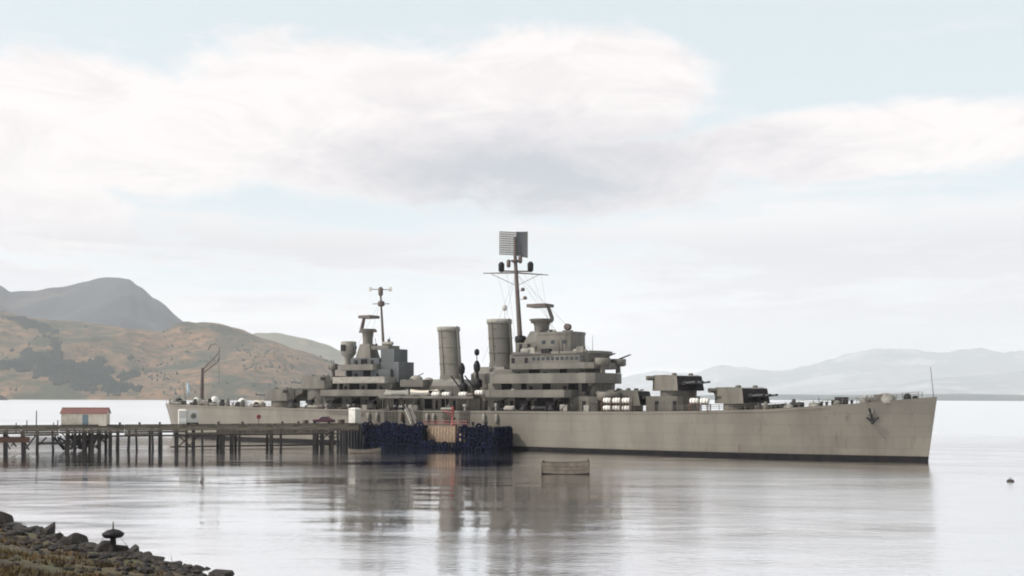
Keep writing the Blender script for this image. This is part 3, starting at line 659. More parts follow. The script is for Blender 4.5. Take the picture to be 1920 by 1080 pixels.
# --- main battery
def turret(s, zdeck, zt, train, name='gun_turret', label=None):
    """triple turret; local frame of its own so that it can be trained"""
    e = bpy.data.objects.new(name, None); col.objects.link(e); e.parent = ship
    e.location = (-s, 0, zt); e.rotation_euler = (0, 0, train); e.empty_display_size = .5
    if label: e['label'] = label
    pts = [(4.4, -2.7), (4.4, 2.7), (1.0, 3.6), (-3.6, 3.4), (-5.0, 2.4), (-5.0, -2.4), (-3.6, -3.4), (1.0, -3.6)]
    vs = [(x, y, 0) for x, y in pts] + [(x * (.97 if x > 0 else 1.0) - (.55 if x > 4 else 0), y * .95, 2.85 if x < 4 else 2.6) for x, y in pts]
    b = MB(); b.add(vs, [tuple(range(7, -1, -1)), tuple(range(8, 16))] + [(i, (i + 1) % 8, 8 + (i + 1) % 8, 8 + i) for i in range(8) if i != 0]); b.build('gunhouse', 'grey', e)
    b = MB(); b.add([vs[0], vs[1], vs[9], vs[8]], [(0, 1, 2, 3)]); b.build('face_plate', 'dark', e)
    b = MB(); b.add([(-4.9, -2.2, .9), (-4.9, 2.2, .9), (-6.9, 1.6, 1.9), (-6.9, -1.6, 1.9), (-4.9, -2.2, 2.7), (-4.9, 2.2, 2.7), (-6.9, 1.6, 2.6), (-6.9, -1.6, 2.6)],
        [(0, 1, 2, 3), (7, 6, 5, 4), (3, 2, 6, 7), (0, 3, 7, 4), (1, 5, 6, 2)]); b.build('bustle', 'grey', e)
    b = MB(); b.tube((-3.4, -4.7, 2.3), (-3.4, 4.7, 2.3), .42, n=8); b.build('rangefinder', 'grey', e)
    for y in (-1.3, 0, 1.3):
        g_ = MB().tube((3.9, y, 1.25), (8.2, y, 1.5), .24, .15, 10).build('gun_barrel', 'bluegrey', e)
        MB().lathe((4.15, y, 1.25), [(.52, -.1), (.58, .25), (.42, .7), (.28, .95)], 10, 'X').build('blast_bag', 'dark', g_)
        MB().tube((8.1, y, 1.495), (8.34, y, 1.51), .20, .20, 10).build('muzzle', 'dark', g_)
    for x, y in ((1.4, -1.7), (1.4, 1.7), (-1.5, 0)): MB().lathe((x, y, 0), [(.45, 2.8), (.45, 3.1), (.2, 3.2)], 8).build('sighting_hood', 'grey', e)
    SB().lathe((s, 0, 0), [(3.3, zdeck - .3), (3.3, zt - .02)], 24).build('barbette', 'grey', ship)
    return e
TR = R(-36)
turret(32.2, 7.7, 8.95, TR, label='foremost gun turret, on the forecastle deck')
turret(44.3, 7.5, 11.2, TR, label='raised gun turret on a tall barbette')
turret(55.0, 7.3, 8.5, R(0), label='gun turret half hidden below the bridge')
turret(131.5, 7.4, 11.7, R(180), label='raised gun turret behind the after tower')
turret(143.0, 7.4, 8.9, R(180), label='aftermost gun turret')
house('barbette_house', outline(41, 48.6, 4.6, 1.5), 7.4, 10.2)
for s in (43, 46.5): door(s, 4.6, 7.6)
# --- forecastle gear
def lump(name, s, o, r, z, hh, m_='canvas'):
    p = SB(); p.lathe((s, o, 0), [(r, z - .3), (r * 1.02, z + hh * .5), (r * .7, z + hh * .85), (r * .3, z + hh)], 12); return p.build(name, m_, ship)
def zd(s): return lerp(ZD, s)
lump('capstan', 10.6, 1.4, .8, zd(10.6), .9, 'grey'); lump('capstan', 10.6, -1.4, .8, zd(10.6), .9, 'grey')
lump('canvas_cover', 7.4, 2.0, 1.5, zd(7.4), 1.3); lump('ventilator', 4.3, 1.0, .6, zd(4.3), .95, 'dark'); lump('ventilator', 3.2, .6, .45, zd(3.2), .5, 'dark')
lump('ventilator', 14.5, 4.4, .6, zd(14.5), .7, 'grey'); lump('winch', 18, 5.2, .9, zd(18), .65, 'canvas'); lump('winch', 22, 6.0, .8, zd(22), .6, 'canvas')
lump('ventilator', 25.8, 6.4, .45, zd(25.8), 1.25, 'grey'); lump('mushroom_vent', 20.2, 5.8, .5, zd(20.2), .55, 'dark')
for s, o in ((12.5, 4.6), (16.3, 5.4), (24, 6.8), (29, 7.2)):
    b = SB()
    for q in (-.4, .4): b.lathe((s + q, o, 0), [(.22, zd(s) - .2), (.2, zd(s) + .4), (.28, zd(s) + .5), (.28, zd(s) + .62)], 8)
    b.build('mooring_bitts', 'dark', ship)
b = SB()
for side in (1, -1):
    b.add([(24.5, 0, 7.9), (27.5, side * 6.6, 7.8), (27.6, side * 6.6, 7.8), (24.7, 0, 7.9), (24.2, 0, 9.0), (27.3, side * 6.6, 8.7), (27.5, side * 6.6, 8.7), (24.45, 0, 9.0)],
          [(0, 1, 5, 4), (2, 3, 7, 6), (4, 5, 6, 7), (1, 2, 6, 5)])
b.build('breakwater', 'grey', ship)
# --- quarterdeck gear and the aircraft crane at the stern
for s, o, r, hh, mt in ((148.5, 4, .7, 1.2, 'dark'), (152, 5, .6, 1.6, 'grey'), (155, 3.5, .8, 1.1, 'dark'), (157.5, 4.5, .5, 1.9, 'grey'), (161, 3, .8, 1.5, 'dark'), (164.3, 4, .6, 1.7, 'dark'), (167.5, 3, .9, 1.3, 'canvas'), (170, 3.6, .5, 1.5, 'dark'), (178.5, 1.5, 1.1, 1.5, 'dark'), (175.3, 2.8, .8, 1.0, 'dark')):
    lump('ventilator' if mt == 'grey' else 'deck_winch', s, o, r, zd(s), hh, mt)
lump('canvas_cover', 150.2, 1.5, 1.6, zd(150), 1.5, 'cream'); lump('canvas_cover', 159, -1.5, 1.2, zd(159), 1.9, 'white'); lump('canvas_cover', 166, 1, 1.0, zd(166), 2.2, 'white'); lump('canvas_cover', 173.2, .4, .9, zd(173), 1.8, 'white')
cr = SB().tube((171.8, 0, 7.8), (171.6, 0, 17.0), .55, .35, 8).build('stern_crane', 'mast', ship)
SB().lathe((171.8, 0, 0), [(1.2, 7.8), (1.2, 8.6), (.7, 9.4)], 10).build('crane_base', 'grey', cr)
jb = SB(); A0, A1 = (171.6, 0, 16.6), (165.6, 1.2, 19.6); B0, B1 = (171.6, 0, 15.4), (164.6, 1.3, 18.3)
jb.tube(A0, A1, .14, n=5).tube(B0, B1, .14, n=5).tube(A1, (164.0, 1.4, 20.6), .14, n=5).tube(B1, (163.8, 1.4, 19.8), .14, n=5)
for k in range(8):
    q0, q1 = k / 8, (k + 1) / 8
    jb.tube([a + (b - a) * q0 for a, b in zip(A0, A1)], [a + (b - a) * q1 for a, b in zip(B0, B1)], .07, n=4)
    jb.tube([a + (b - a) * q0 for a, b in zip(B0, B1)], [a + (b - a) * q0 for a, b in zip(A0, A1)], .07, n=4)
pts = [(164.0, 1.4, 20.6), (163.9, 1.4, 21.8), (165.4, 1.2, 22.7), (167.4, 1.0, 22.5), (168.6, .8, 21.4)]
for a, b in zip(pts, pts[1:]): jb.tube(a, b, .11, n=5)
jb.build('crane_jib', 'mast', cr)
SB().tube((164.0, 1.4, 20.4), (164.0, 1.4, 13), .04, n=4).build('hoist_cable', 'dark', cr)
# small fittings crowding the decks: lockers, mushroom vents, rolled nets, floats
rc = random.Random(33)
def fitting(s, o, z):
    k = rc.randrange(4)
    if k == 0:
        a, b, c = rc.uniform(.4, 1.1), rc.uniform(.3, .5), rc.uniform(.6, 1.3); SB().box(s - a, s + a, o - b, o + b, z, z + c).build('ready_use_locker', rc.choice(('grey', 'dark', 'canvas')), ship)
    elif k == 1:
        r = rc.uniform(.25, .5); q = rc.uniform(.7, 1.5); SB().lathe((s, o, z), [(r * .5, 0), (r * .5, q * .6), (r, q * .7), (r * .8, q)], 9).build('ventilator', rc.choice(('grey', 'dark', 'pale')), ship)
    elif k == 2:
        r = rc.uniform(.3, .55); a = rc.uniform(.8, 1.6); SB().lathe((s, o, z + r * .95), [(r * .7, -a), (r, -a * .8), (r * .93, 0), (r, a * .8), (r * .7, a)], 9, 'X').build('rolled_net', rc.choice(('dark', 'canvas', 'mast')), ship)
    else:
        q = rc.uniform(1.2, 2.4); SB().tube((s, o, z), (s + rc.uniform(-.3, .5), o, z + q), .07, .05, 5).lathe((s, o, z), [(.3, 0), (.25, .4), (.1, .5)], 7).build('davit', 'dark', ship)
for s0, s1, o, z, n in ((85, 108, 7.4, 9.96, 22), (108.5, 127, 5.2, 10.27, 13), (109, 124, 4.4, 12.97, 12), (113, 123, 3.4, 15.87, 8), (63, 83, 6.2, 10.12, 13), (59, 82, 5.2, 12.77, 12), (60, 76, 4.85, 18.36, 9), (86, 127, 8.4, 7.22, 26), (58, 82, 8.3, 7.36, 15), (147, 181, 4.6, 7.6, 20), (99, 106, 3.6, 12.22, 6), (65, 72, 2.4, 22.0, 5), (110.9, 115, 1.2, 21.0, 4), (8, 29, 4.2, 0, 12)):
    for k in range(n):
        s = rc.uniform(s0, s1); fitting(s, min(o, lerp(BD, s) - .8) - rc.uniform(0, .4), z if 0 < z != 7.6 else zd(s))
# scrambling nets, rope fenders and a boat boom over the near side above the pier head
for k, (a, b) in enumerate(((95.6, 98.4), (102.0, 105.4), (88.0, 90.2), (84.0, 86.4))):
    m = SB(); nn_ = int((b - a) / .42)
    for i in range(nn_ + 1):
        q = a + (b - a) * i / nn_ + rc.uniform(-.06, .06); m.tube(hp(q, zd(q) + .3, 1, .10), hp(q + rc.uniform(-.15, .15), 4.3 + rc.uniform(0, .5), 1, .10), .04, n=4)
    for i in range(7):
        z_ = 4.6 + i * .42; m.tube(hp(a, z_ + rc.uniform(-.06, .06), 1, .12), hp(b, z_ + rc.uniform(-.06, .06), 1, .12), .035, n=4)
    m.build('scrambling_net', 'dark', ship)
for q in (92.6, 94.2, 100.6, 107.2, 109.5, 80.5, 77.6):
    p = hp(q, 6.0, 1, .32); SB().lathe((p[0], p[1], 0), [(.12, 4.9), (.3, 5.1), (.3, 6.5), (.12, 6.7)], 9).tube((p[0], p[1], 6.6), (p[0], p[1] - .25, zd(q)), .03, n=4).build('rope_fender', rc.choice(('dark', 'canvas', 'rust')), ship)
SB().tube(hp(111, 6.4, 1, .3), hp(121, 6.7, 1, .3), .14, .09, 7).build('boat_boom', 'mast', ship)
# --- guard rails: stanchions and three wires, near and far side
for side in (1, -1):
  for ss in ([2.5 + 2.2 * k for k in range(24)], [108 + 2.4 * k for k in range(31)]):
    m = SB(); prev = None
    for s in ss:
        p = hp(s, zd(s), side, -.12); m.tube(p, (p[0], p[1], p[2] + 1.05), .05, n=4)
        if prev and s - prev[3] < 3:
            for z_ in (.4, .72, 1.03): m.tube((prev[0], prev[1], prev[2] + z_), (p[0], p[1], p[2] + z_), .028, n=3, caps=False)
        prev = (*p, s)
    m.build('guard_rail', 'grey', ship)

# things carried on the ship
def canister(label, s, o, z, along=True, r=.52, ln=.75, group='white life raft canisters on the warship'):
    e = empty('life_raft', ship_world(s, o, z), HEAD)
    m = MB().lathe((0, 0, r), [(r * .55, -ln), (r * .9, -ln * .93), (r, -ln * .7), (r, ln * .7), (r * .9, ln * .93), (r * .55, ln)], 14, 'X'); m.build('canister', 'white', e)
    for q in (-.4, .4): MB().lathe((q * ln, 0, r), [(r * 1.03, -.05), (r * 1.03, .05)], 14, 'X').build('strap', 'rust', e)
    for q in (-.4, .4): MB().box(q * ln - .08, q * ln + .08, -r * .8, r * .8, 0, .12).build('cradle', 'rust', e)
    tag(e, label, 'life raft', group)
rk = SB()
for s in (49.6, 51.5, 53.4, 55.3):
    for o in (8.0, 9.0): rk.box(s - .06, s + .06, o - .06, o + .06, 7.2, 10.0)
for z_ in (7.55, 8.85): rk.box(49.4, 55.5, 7.95, 9.05, z_ - .08, z_)
rk.build('raft_rack', 'rust', ship)
for k, s in enumerate((54.35, 52.45, 50.55)):
    wd = ('aftmost', 'middle', 'foremost')[k]
    canister(f'white life raft canister, {wd} in upper row of the rack below the bridge', s, 8.5, 8.85)
    canister(f'white life raft canister, {wd} in lower row of the rack below the bridge', s, 8.5, 7.55)
rk = SB()
for s in (35.2, 36.9, 38.6):
    for o in (7.3, 8.4): rk.box(s - .08, s + .08, o - .08, o + .08, 7.5, 8.75)
rk.box(35.0, 38.8, 7.25, 8.45, 8.75, 8.85); rk.build('raft_rack', 'rust', ship)
canister('white life raft canister on rack between forward turrets, nearer the bow', 36.0, 7.85, 8.85)
canister('white life raft canister on rack between forward turrets, nearer the bridge', 37.9, 7.85, 8.85)
for k, (s, lb) in enumerate(((93.6, 'beside the after funnel, aftmost of four'), (91.0, 'beside the after funnel, second of four from aft'), (86.9, 'by the dark crane posts, third of four from aft'), (83.0, 'under the forward funnel, foremost of four'))):
    canister('white life raft canister ' + lb, s, 7.6, 9.95 if s > 84.2 else 10.3, True, .5, .9)
# ship's boats in chocks
def ships_boat(label, s, o, z, ln, cover):
    e = empty('ships_boat', ship_world(s, o, z), HEAD)
    vs = []; n = 9
    for i in range(n + 1):
        t = i / n; x = (t - .5) * ln; b = .95 * math.sin(math.pi * min(1, .12 + t * .95)) ** .6 if 0 < t < 1 else .12
        zz = .25 * (2 * t - 1) ** 2
        vs += [(x, -b, 1.0 + zz), (x, -b * .8, .45), (x, 0, .12 + zz * .5), (x, b * .8, .45), (x, b, 1.0 + zz)]
    fs = [(i * 5 + k, i * 5 + k + 1, i * 5 + 5 + k + 1, i * 5 + 5 + k) for i in range(n) for k in range(4)]
    m = MB(); m.add(vs, fs, True); m.add(vs, [(0, 1, 2, 3, 4), tuple(range(n * 5 + 4, n * 5 - 1, -1))]); m.build('boat_hull', 'pale', e)
    m = MB(); cv = []
    for i in range(n + 1):
        a, b = vs[i * 5], vs[i * 5 + 4]; cv += [a, (a[0], 0, a[2] + .45), b]
    m.add(cv, [(i * 3 + k, i * 3 + 3 + k, i * 3 + 4 + k, i * 3 + 1 + k) for i in range(n) for k in range(2)], True); m.build('boat_cover', cover, e)
    for q in (-.28, .28): MB().box(q * ln - .12, q * ln + .12, -.8, .8, -.0, .5).build('chock', 'dark', e)
    tag(e, label, 'boat', "boats stowed on the warship")
ships_boat('canvas covered boat stowed on the boat deck abreast the after funnel', 97.2, 5.6 + 1.3, 9.81, 7.0, 'cream')
ships_boat('canvas covered boat stowed on the boat deck beside the after tower', 104.2, 6.9, 9.81, 6.0, 'canvas')
# ensign hanging limp from its staff
e = empty('ensign', ship_world(178.0, 0, 10.0), HEAD)
def cloth(z0, z1, mt, nm):
    m = MB(); vs = []; n = 12
    for j in range(4):
        for i in range(n + 1):
            t = i / n; z = z0 + (z1 - z0) * j / 3 - t * 1.3
            vs.append((.55 - z * .0 + (-.1 - t * 1.0) * -1.0, .28 * math.sin(t * 11) * (t + .15), z + .5))
    m.add(vs, [(j * (n + 1) + i, j * (n + 1) + i + 1, (j + 1) * (n + 1) + i + 1, (j + 1) * (n + 1) + i) for j in range(3) for i in range(n)], True)
    o = m.build(nm, mt, e); sm_ = o.modifiers.new('thickness', 'SOLIDIFY'); sm_.thickness = .02
    return o
cloth(.9, 1.6, 'skyblue', 'lower_stripe'); cloth(1.605, 2.3, 'white', 'middle_stripe'); cloth(2.305, 3.0, 'skyblue', 'upper_stripe')
tag(e, 'pale blue and white striped ensign hanging limp at the stern staff', 'flag')

# ------------------------------------------------------------------ timber pier (local x along the pier from its shore end, y away from the camera)
PA = Vector((-95.0, 177.0, 0)); PB = Vector((-33.0, 204.0, 0)); PANG = math.atan2(PB.y - PA.y, PB.x - PA.x)
PU = Vector((math.cos(PANG), math.sin(PANG), 0)); PN = Vector((-math.sin(PANG), math.cos(PANG), 0)); PLEN = (PB - PA).length
PZ = 4.5
pier = empty('pier', PA, PANG)
tag(pier, 'weathered timber pier on piles with a dark tyre-hung head beside the warship', 'pier')
PW = Matrix.Translation(PA) @ Matrix.Rotation(PANG, 4, 'Z'); PI_ = PW.inverted()
def pier_x(px, y=0.0):                                  # where along the pier a photo column falls
    a = (px - 960) / F; q = PA + PN * y
    return (a * q.y - q.x) / (PU.x - a * PU.y)
def P2(p): return PI_ @ ship_world(p[0], p[1], p[2])   # ship frame (s, o, z) -> pier frame, for the head that lies along the ship
def PH(): return MB(P2)
rp = random.Random(11)
X0, X1 = -45.0, PLEN + 1.5
# deck planking, kerbs, side boards, stringers
m = MB(); x = X0
while x < X1:
    w_ = .24; m.box(x, x + w_, -.05 + rp.uniform(-.05, .03), 5.05 + rp.uniform(-.03, .05), PZ - .09 + rp.uniform(-.012, .012), PZ); x += w_ + .02
tag(m.build('deck_planking', 'woodolive', pier), kind='stuff')
x = X0
bm_ = {}
while x < X1:
    ln = rp.choice((4.8, 5.4, 6.0))
    for k, (za, zb_) in enumerate(((4.02, 4.39), (3.62, 3.99), (3.24, 3.59), (2.88, 3.21))):
        if k >= 2 and rp.random() < (.12 if k == 2 else .45): continue
        key = (ln, k)
        if key not in bm_: bm_[key] = MB().box(.02, ln - .02, -.16, -.02, za, zb_).mesh('side_board'); bm_[key].materials.append(MT['woodolive' if k < 2 else 'wood'])
        o = bpy.data.objects.new('side_board', bm_[key]); col.objects.link(o); o.parent = pier
        o.location = (x, -.06 + rp.uniform(-.03, .03), rp.uniform(-.02, .02)); o.rotation_euler = (0, R(rp.uniform(-.35, .35)), 0)
    MB().box(x + .05, x + ln - .05, .02, .24, PZ + .06, PZ + .28).build('kerb_timber', 'wood', pier)
    for q in (.5, ln - .5): MB().box(x + q - .12, x + q + .12, .04, .22, PZ, PZ + .06).build('kerb_block', 'wood', pier)
    x += ln
for y in (.5, 2.5, 4.5): MB().box(X0, X1, y - .14, y + .14, PZ - .5, PZ - .1).build('stringer', 'pile', pier)
# piles: the near row where the photo shows them, far row behind
pile_mesh = {}
def pile(x, y, r=.19, top=PZ - .75, lean=0.0, m_='pile', xf=None):
    k = (round(r, 2), round(top, 2), m_)
    if k not in pile_mesh:
        b = MB(); vs = []; n = 9
        for z_, rr in ((-2.5, 1.1), (-.2, 1.08), (.5, 1.0), (top * .6, .97), (top, .93)):
            for i in range(n):
                a = 2 * math.pi * i / n; vs.append((r * rr * (1 + .06 * math.sin(3 * a + z_)) * math.cos(a), r * rr * math.sin(a), z_))
        b.add(vs, [(j * n + i, j * n + (i + 1) % n, (j + 1) * n + (i + 1) % n, (j + 1) * n + i) for j in range(4) for i in range(n)], True); b.add(vs, [tuple(range(4 * n, 5 * n))])
        pile_mesh[k] = b.mesh('pile'); pile_mesh[k].materials.append(MT[m_])
    o = bpy.data.objects.new('pile', pile_mesh[k]); col.objects.link(o); o.parent = pier
    o.location = (x, y, 0); o.rotation_euler = (R(rp.uniform(-1, 1)), R(lean), rp.random() * 6)
    return o
near = [12, 45, 70, 100, 126, 140, 158, 172, 186, 205, 222, 241, 257, 287, 303, 331, 350, 363, 380, 418, 436, 449, 509, 527, 591, 606, 622, 646]
for px in near:
    x = pier_x(px, .5); big = px in (45, 126, 158, 172, 331, 418, 509, 591, 622)
    pile(x, .5, .38 if big else rp.choice((.2, .25, .29)), lean=rp.uniform(-3.5, 3.5))
    MB().box(x - .16, x + .16, -.1, 5.1, PZ - .78, PZ - .5).build('cap_beam', 'wood', pier)
    if rp.random() < .4: pile(x + rp.uniform(-.4, .4), 2.6, .24)
    if rp.random() < .5: pile(x + rp.uniform(-.5, .5), 4.5, .26)
for k in range(9):
    x = X0 + 2 + k * 4.4
    for y in (.5, 2.6, 4.5): pile(x, y, .2)
    MB().box(x - .16, x + .16, -.1, 5.1, PZ - .78, PZ - .5).build('cap_beam', 'wood', pier)
def brace(xa, za, xb, zb_, y=.22, r=.12, m_='pile'): MB().tube((xa, y, za), (xb, y, zb_), r, n=6).build('brace', m_, pier)
for a, b in ((126, 158), (158, 186), (126, 186), (172, 205), (331, 363), (350, 380), (591, 622), (606, 646), (45, 70)):
    brace(pier_x(a), .2, pier_x(b), 3.3, .2); 
for a, b in ((140, 172), (158, 126), (186, 158), (363, 331), (622, 591), (646, 606)): brace(pier_x(a), .2, pier_x(b), 3.0, .85)
MB().box(pier_x(-60), pier_x(56), .0, .28, 1.75, 2.75).build('waling_beam', 'rust', pier)
MB().box(pier_x(72), pier_x(128), .05, .3, 1.35, 1.75).build('waling_beam', 'pile', pier)
MB().box(pier_x(128), pier_x(206), .95, 1.25, 2.2, 2.9).build('waling_beam', 'pile', pier)
MB().box(pier_x(206), pier_x(640), -.02, .2, 2.55, 2.85).build('waling_beam', 'pile', pier)
for k in range(26):
    xa = pier_x(rp.uniform(118, 210)); brace(xa, rp.uniform(.1, 1.2), xa + rp.uniform(-2.5, 2.5), rp.uniform(2.2, 3.6), rp.uniform(.9, 4.4), rp.uniform(.09, .2), rp.choice(('pile', 'tar')))
for k in range(10):
    xa = pier_x(rp.uniform(-20, 118)); brace(xa, rp.uniform(.1, 1.2), xa + rp.uniform(-2.5, 2.5), rp.uniform(2.2, 3.6), rp.uniform(.9, 4.4), rp.uniform(.09, .16))
MB().box(pier_x(325), pier_x(640), 4.75, 4.95, .25, .5).build('waling_beam', 'pile', pier)
for px, zt_ in ((68, 7.3), (50, 5.6), (30, 5.2), (108, 5.6), (100, 5.2)):
    x = pier_x(px, .3); MB().tube((x, .35, 3.4), (x + .05, .35, zt_), .11, .08, 7).build('mooring_post', 'wood', pier)
for px in (225, 262, 300, 410, 455, 530, 560):
    x = pier_x(px, .7); MB().lathe((x, .8, PZ), [(.22, 0), (.17, .12), (.15, .4), (.26, .5), (.24, .62)], 9).build('bollard', 'dark', pier)

# --- pier head along the ship
HS0, HS1, HO0, HO1 = 73.6, 112.5, 10.4, 16.4
NS0, NS1 = 81.4, 90.0                                  # recessed landing with the tan boards
m = PH(); s = HS0
while s < HS1:
    if not (NS0 < s < NS1): m.box(s, s + .24, HO0, HO1, PZ - .12, PZ + rp.uniform(-.01, .01))
    else: m.box(s, s + .24, HO0, HO1 - 1.6, PZ - .12, PZ + rp.uniform(-.01, .01))
    s += .26
tag(m.build('head_planking', 'woodolive', pier), kind='stuff')
for o in (HO0 + .5, 12.6, 14.4): PH().box(HS0 + .1, HS1 - .1, o - .15, o + .15, PZ - .55, PZ - .13).build('stringer', 'tar', pier)
def head_pile(s, o, r=.25, top=4.2):
    p = P2((s, o, 0)); pile(p.x, p.y, r, top, rp.uniform(-.8, .8), 'tar')
s = HS0 + .2
while s < HS1:
    if NS0 - .1 < s < NS1 + .1: head_pile(s, HO1 - .1, .27, 1.35)
    else: head_pile(s, HO1 - .1, .27, 4.3 + rp.choice((-.2, 0, .15, .3)))
    s += .78
s = HS0 + 1
while s < HS1: head_pile(s, 13.6, .24); head_pile(s + .9, 11.2, .24); s += 1.7
for o in (15.4, 14.5, 13.6, 12.7, 11.8, 10.9): head_pile(HS0 + .1, o, .26, 4.4)
# heavy cross timbers behind the tyres
for z_ in (.55, 2.0, 3.4):
    for a, b in ((HS0, NS0), (NS1, 104.0)) if z_ > 1 else ((HS0, 104.0),): PH().box(a, b, HO1 - .75, HO1 - .42, z_, z_ + .5).build('waling_beam', 'tar', pier)
for a, b in ((75, 77.5), (77, 80.5), (91, 94), (95, 98.5), (99, 102), (102, 105.5)):
    PH().tube((a, HO1 + .12, .3), (b, HO1 + .12, 4.1), .13, n=6).build('brace', 'tar', pier)
    PH().tube((b, HO1 - .9, .3), (a, HO1 - .9, 4.1), .13, n=6).build('brace', 'tar', pier)
# tyre fenders, hung in overlapping columns
tm = {}
for nm, Rr, r in (('rubber', .42, .19), ('rubberworn', .42, .19), ('rubber2', .52, .22)):
    b = MB().torus((0, 0, 0), Rr, r, 'Y', 14, 7, 1.15); tm[nm] = b.mesh('tyre_fender'); tm[nm].materials.append(MT[nm.replace('2', '')])
def tyre(s, o, z, turn=0.0):
    nm = rp.choices(('rubber', 'rubber2', 'rubberworn'), (5, 4, .5 if s < 90 else 1.6))[0]
    q = bpy.data.objects.new('tyre_fender', tm[nm]); col.objects.link(q); q.parent = pier; q.location = P2((s, o, z))
    q.rotation_euler = (R(rp.uniform(-14, 14)), R(rp.uniform(0, 360)), HEAD - PANG + turn + R(rp.uniform(-25, 25)))
s = HS0 + .3; k = 0
while s < 104.5:
    for z_ in ((.25, 1.0) if NS0 < s < NS1 else (.3, 1.15, 2.0, 2.85, 3.7, 4.35)):
        if rp.random() < .1: continue
        if z_ > 4 and noise.noise(Vector((s * .35, 2, 0))) < .0: continue
        if s < HS0 + 1.2 and z_ > 3.5: continue
        tyre(s + rp.uniform(-.25, .25), HO1 + .32 + rp.uniform(0, .3), z_ + rp.uniform(-.22, .22))
    s += .86
for o in (16.2, 15.3, 14.3, 13.3, 12.3, 11.4):
    for z_ in (.3, 1.2, 2.1, 3.0, 3.8):
        if rp.random() < .9: tyre(HS0 - .38, o, z_ + rp.uniform(-.2, .2), R(90))
# landing recess: tan boarding with upright joints, red rail above
s = NS0 + .1
while s < NS1 - .3:
    w_ = .72; PH().box(s, s + w_ - .10, HO1 - 1.72 + rp.uniform(-.03, .03), HO1 - 1.6, 1.3, 4.36 + rp.uniform(-.06, .06)).build('landing_board', 'tan', pier); s += w_
PH().box(NS0, NS1, HO1 - 1.85, HO1 - .2, 1.16, 1.28).build('landing_stage', 'tar', pier)
PH().box(NS0, NS1, HO1 - 1.95, HO1 - 1.76, 1.3, 4.3).build('landing_frame', 'tar', pier)
for z_ in (4.85, 5.35): PH().tube((NS0 - .6, HO1 - 1.65, z_), (NS1 + 1.2, HO1 - 1.65, z_), .07, n=6).build('rail', 'red', pier)
for s in (NS0 - .5, 83.5, 86, 88, NS1 + 1.1): PH().tube((s, HO1 - 1.65, PZ), (s, HO1 - 1.65, 5.4), .08, n=6).build('rail_post', 'red', pier)
PH().tube((83.3, HO1 - 1.45, 1.3), (83.3, HO1 - 1.45, 4.8), .16, n=7).build('guide_post', 'rust', pier)
for s in (76, 79, 95.5, 100):
    c = P2((s, HO1 - .9, PZ)); MB().lathe(tuple(c), [(.3, 0), (.22, .15), (.2, .45), (.36, .58), (.32, .75)], 10).build('bollard', 'dark', pier)

# ------------------------------------------------------------------ things standing on the pier
def on_pier(name, px, y, rz=0.0):
    p = PW @ Vector((pier_x(px, y), y, PZ)); return empty(name, p, PANG + rz)
# hut with a red sheet roof
hut = on_pier('pier_hut', 161, 2.2, R(-12)); tag(hut, 'cream boarded hut with a red roof and blue-grey door on the pier', 'hut')
L2, W2, HW, HR = 3.75, 1.7, 2.35, 3.15
for k in range(15):
    xa = -L2 + k * .5
    if 7 <= k <= 8: continue
    MB().box(xa + .012, xa + .488, -W2, -W2 + .1, .05, HW).build('wall_board', 'cream', hut)
MB().box(-L2 + 3.5, -L2 + 4.5, -W2 + .06, -W2 + .12, 2.05, HW).build('door_lintel', 'cream', hut)
d_ = MB().box(-.24, .72, -W2 + .02, -W2 + .09, .05, 2.04).build('door', 'bluedoor', hut); MB().lathe((.6, -W2 - .02, 1.0), [(.05, -.03), (.05, .03)], 6, 'Y').build('handle', 'dark', d_)
MB().box(-L2, L2, W2 - .1, W2, .05, HW).build('back_wall', 'cream', hut)
for e_ in (-1, 1):
    b = MB(); xa, xb = (e_ * L2 - .05, e_ * L2 + .05)
    b.add([(xa, -W2, .05), (xa, W2, .05), (xa, W2, HW), (xa, 0, HR - .05), (xa, -W2, HW), (xb, -W2, .05), (xb, W2, .05), (xb, W2, HW), (xb, 0, HR - .05), (xb, -W2, HW)],
          [(0, 1, 2, 3, 4), (9, 8, 7, 6, 5), (0, 5, 6, 1), (1, 6, 7, 2), (2, 7, 8, 3), (3, 8, 9, 4), (4, 9, 5, 0)]); b.build('gable_wall', 'cream', hut)
b = MB().box(-L2, L2, -W2, W2, -.02, .05); b.build('floor', 'wood', hut)
for e_ in (-1, 1):
    for k in range(10):
        xa = -L2 - .25 + k * .8; b = MB()
        b.add([(xa + .01, e_ * (W2 + .3), HW - .14), (xa + .79, e_ * (W2 + .3), HW - .14), (xa + .79, 0, HR + .02), (xa + .01, 0, HR + .02),
               (xa + .01, e_ * (W2 + .3), HW - .07), (xa + .79, e_ * (W2 + .3), HW - .07), (xa + .79, 0, HR + .1), (xa + .01, 0, HR + .1)],
              [(0, 1, 2, 3), (7, 6, 5, 4), (0, 4, 5, 1), (1, 5, 6, 2), (3, 2, 6, 7), (0, 3, 7, 4)]); b.build('roof_sheet', 'redroof', hut)
MB().tube((-L2 - .27, 0, HR + .1), (L2 + .27, 0, HR + .1), .08, n=6).build('ridge_cap', 'redroof', hut)
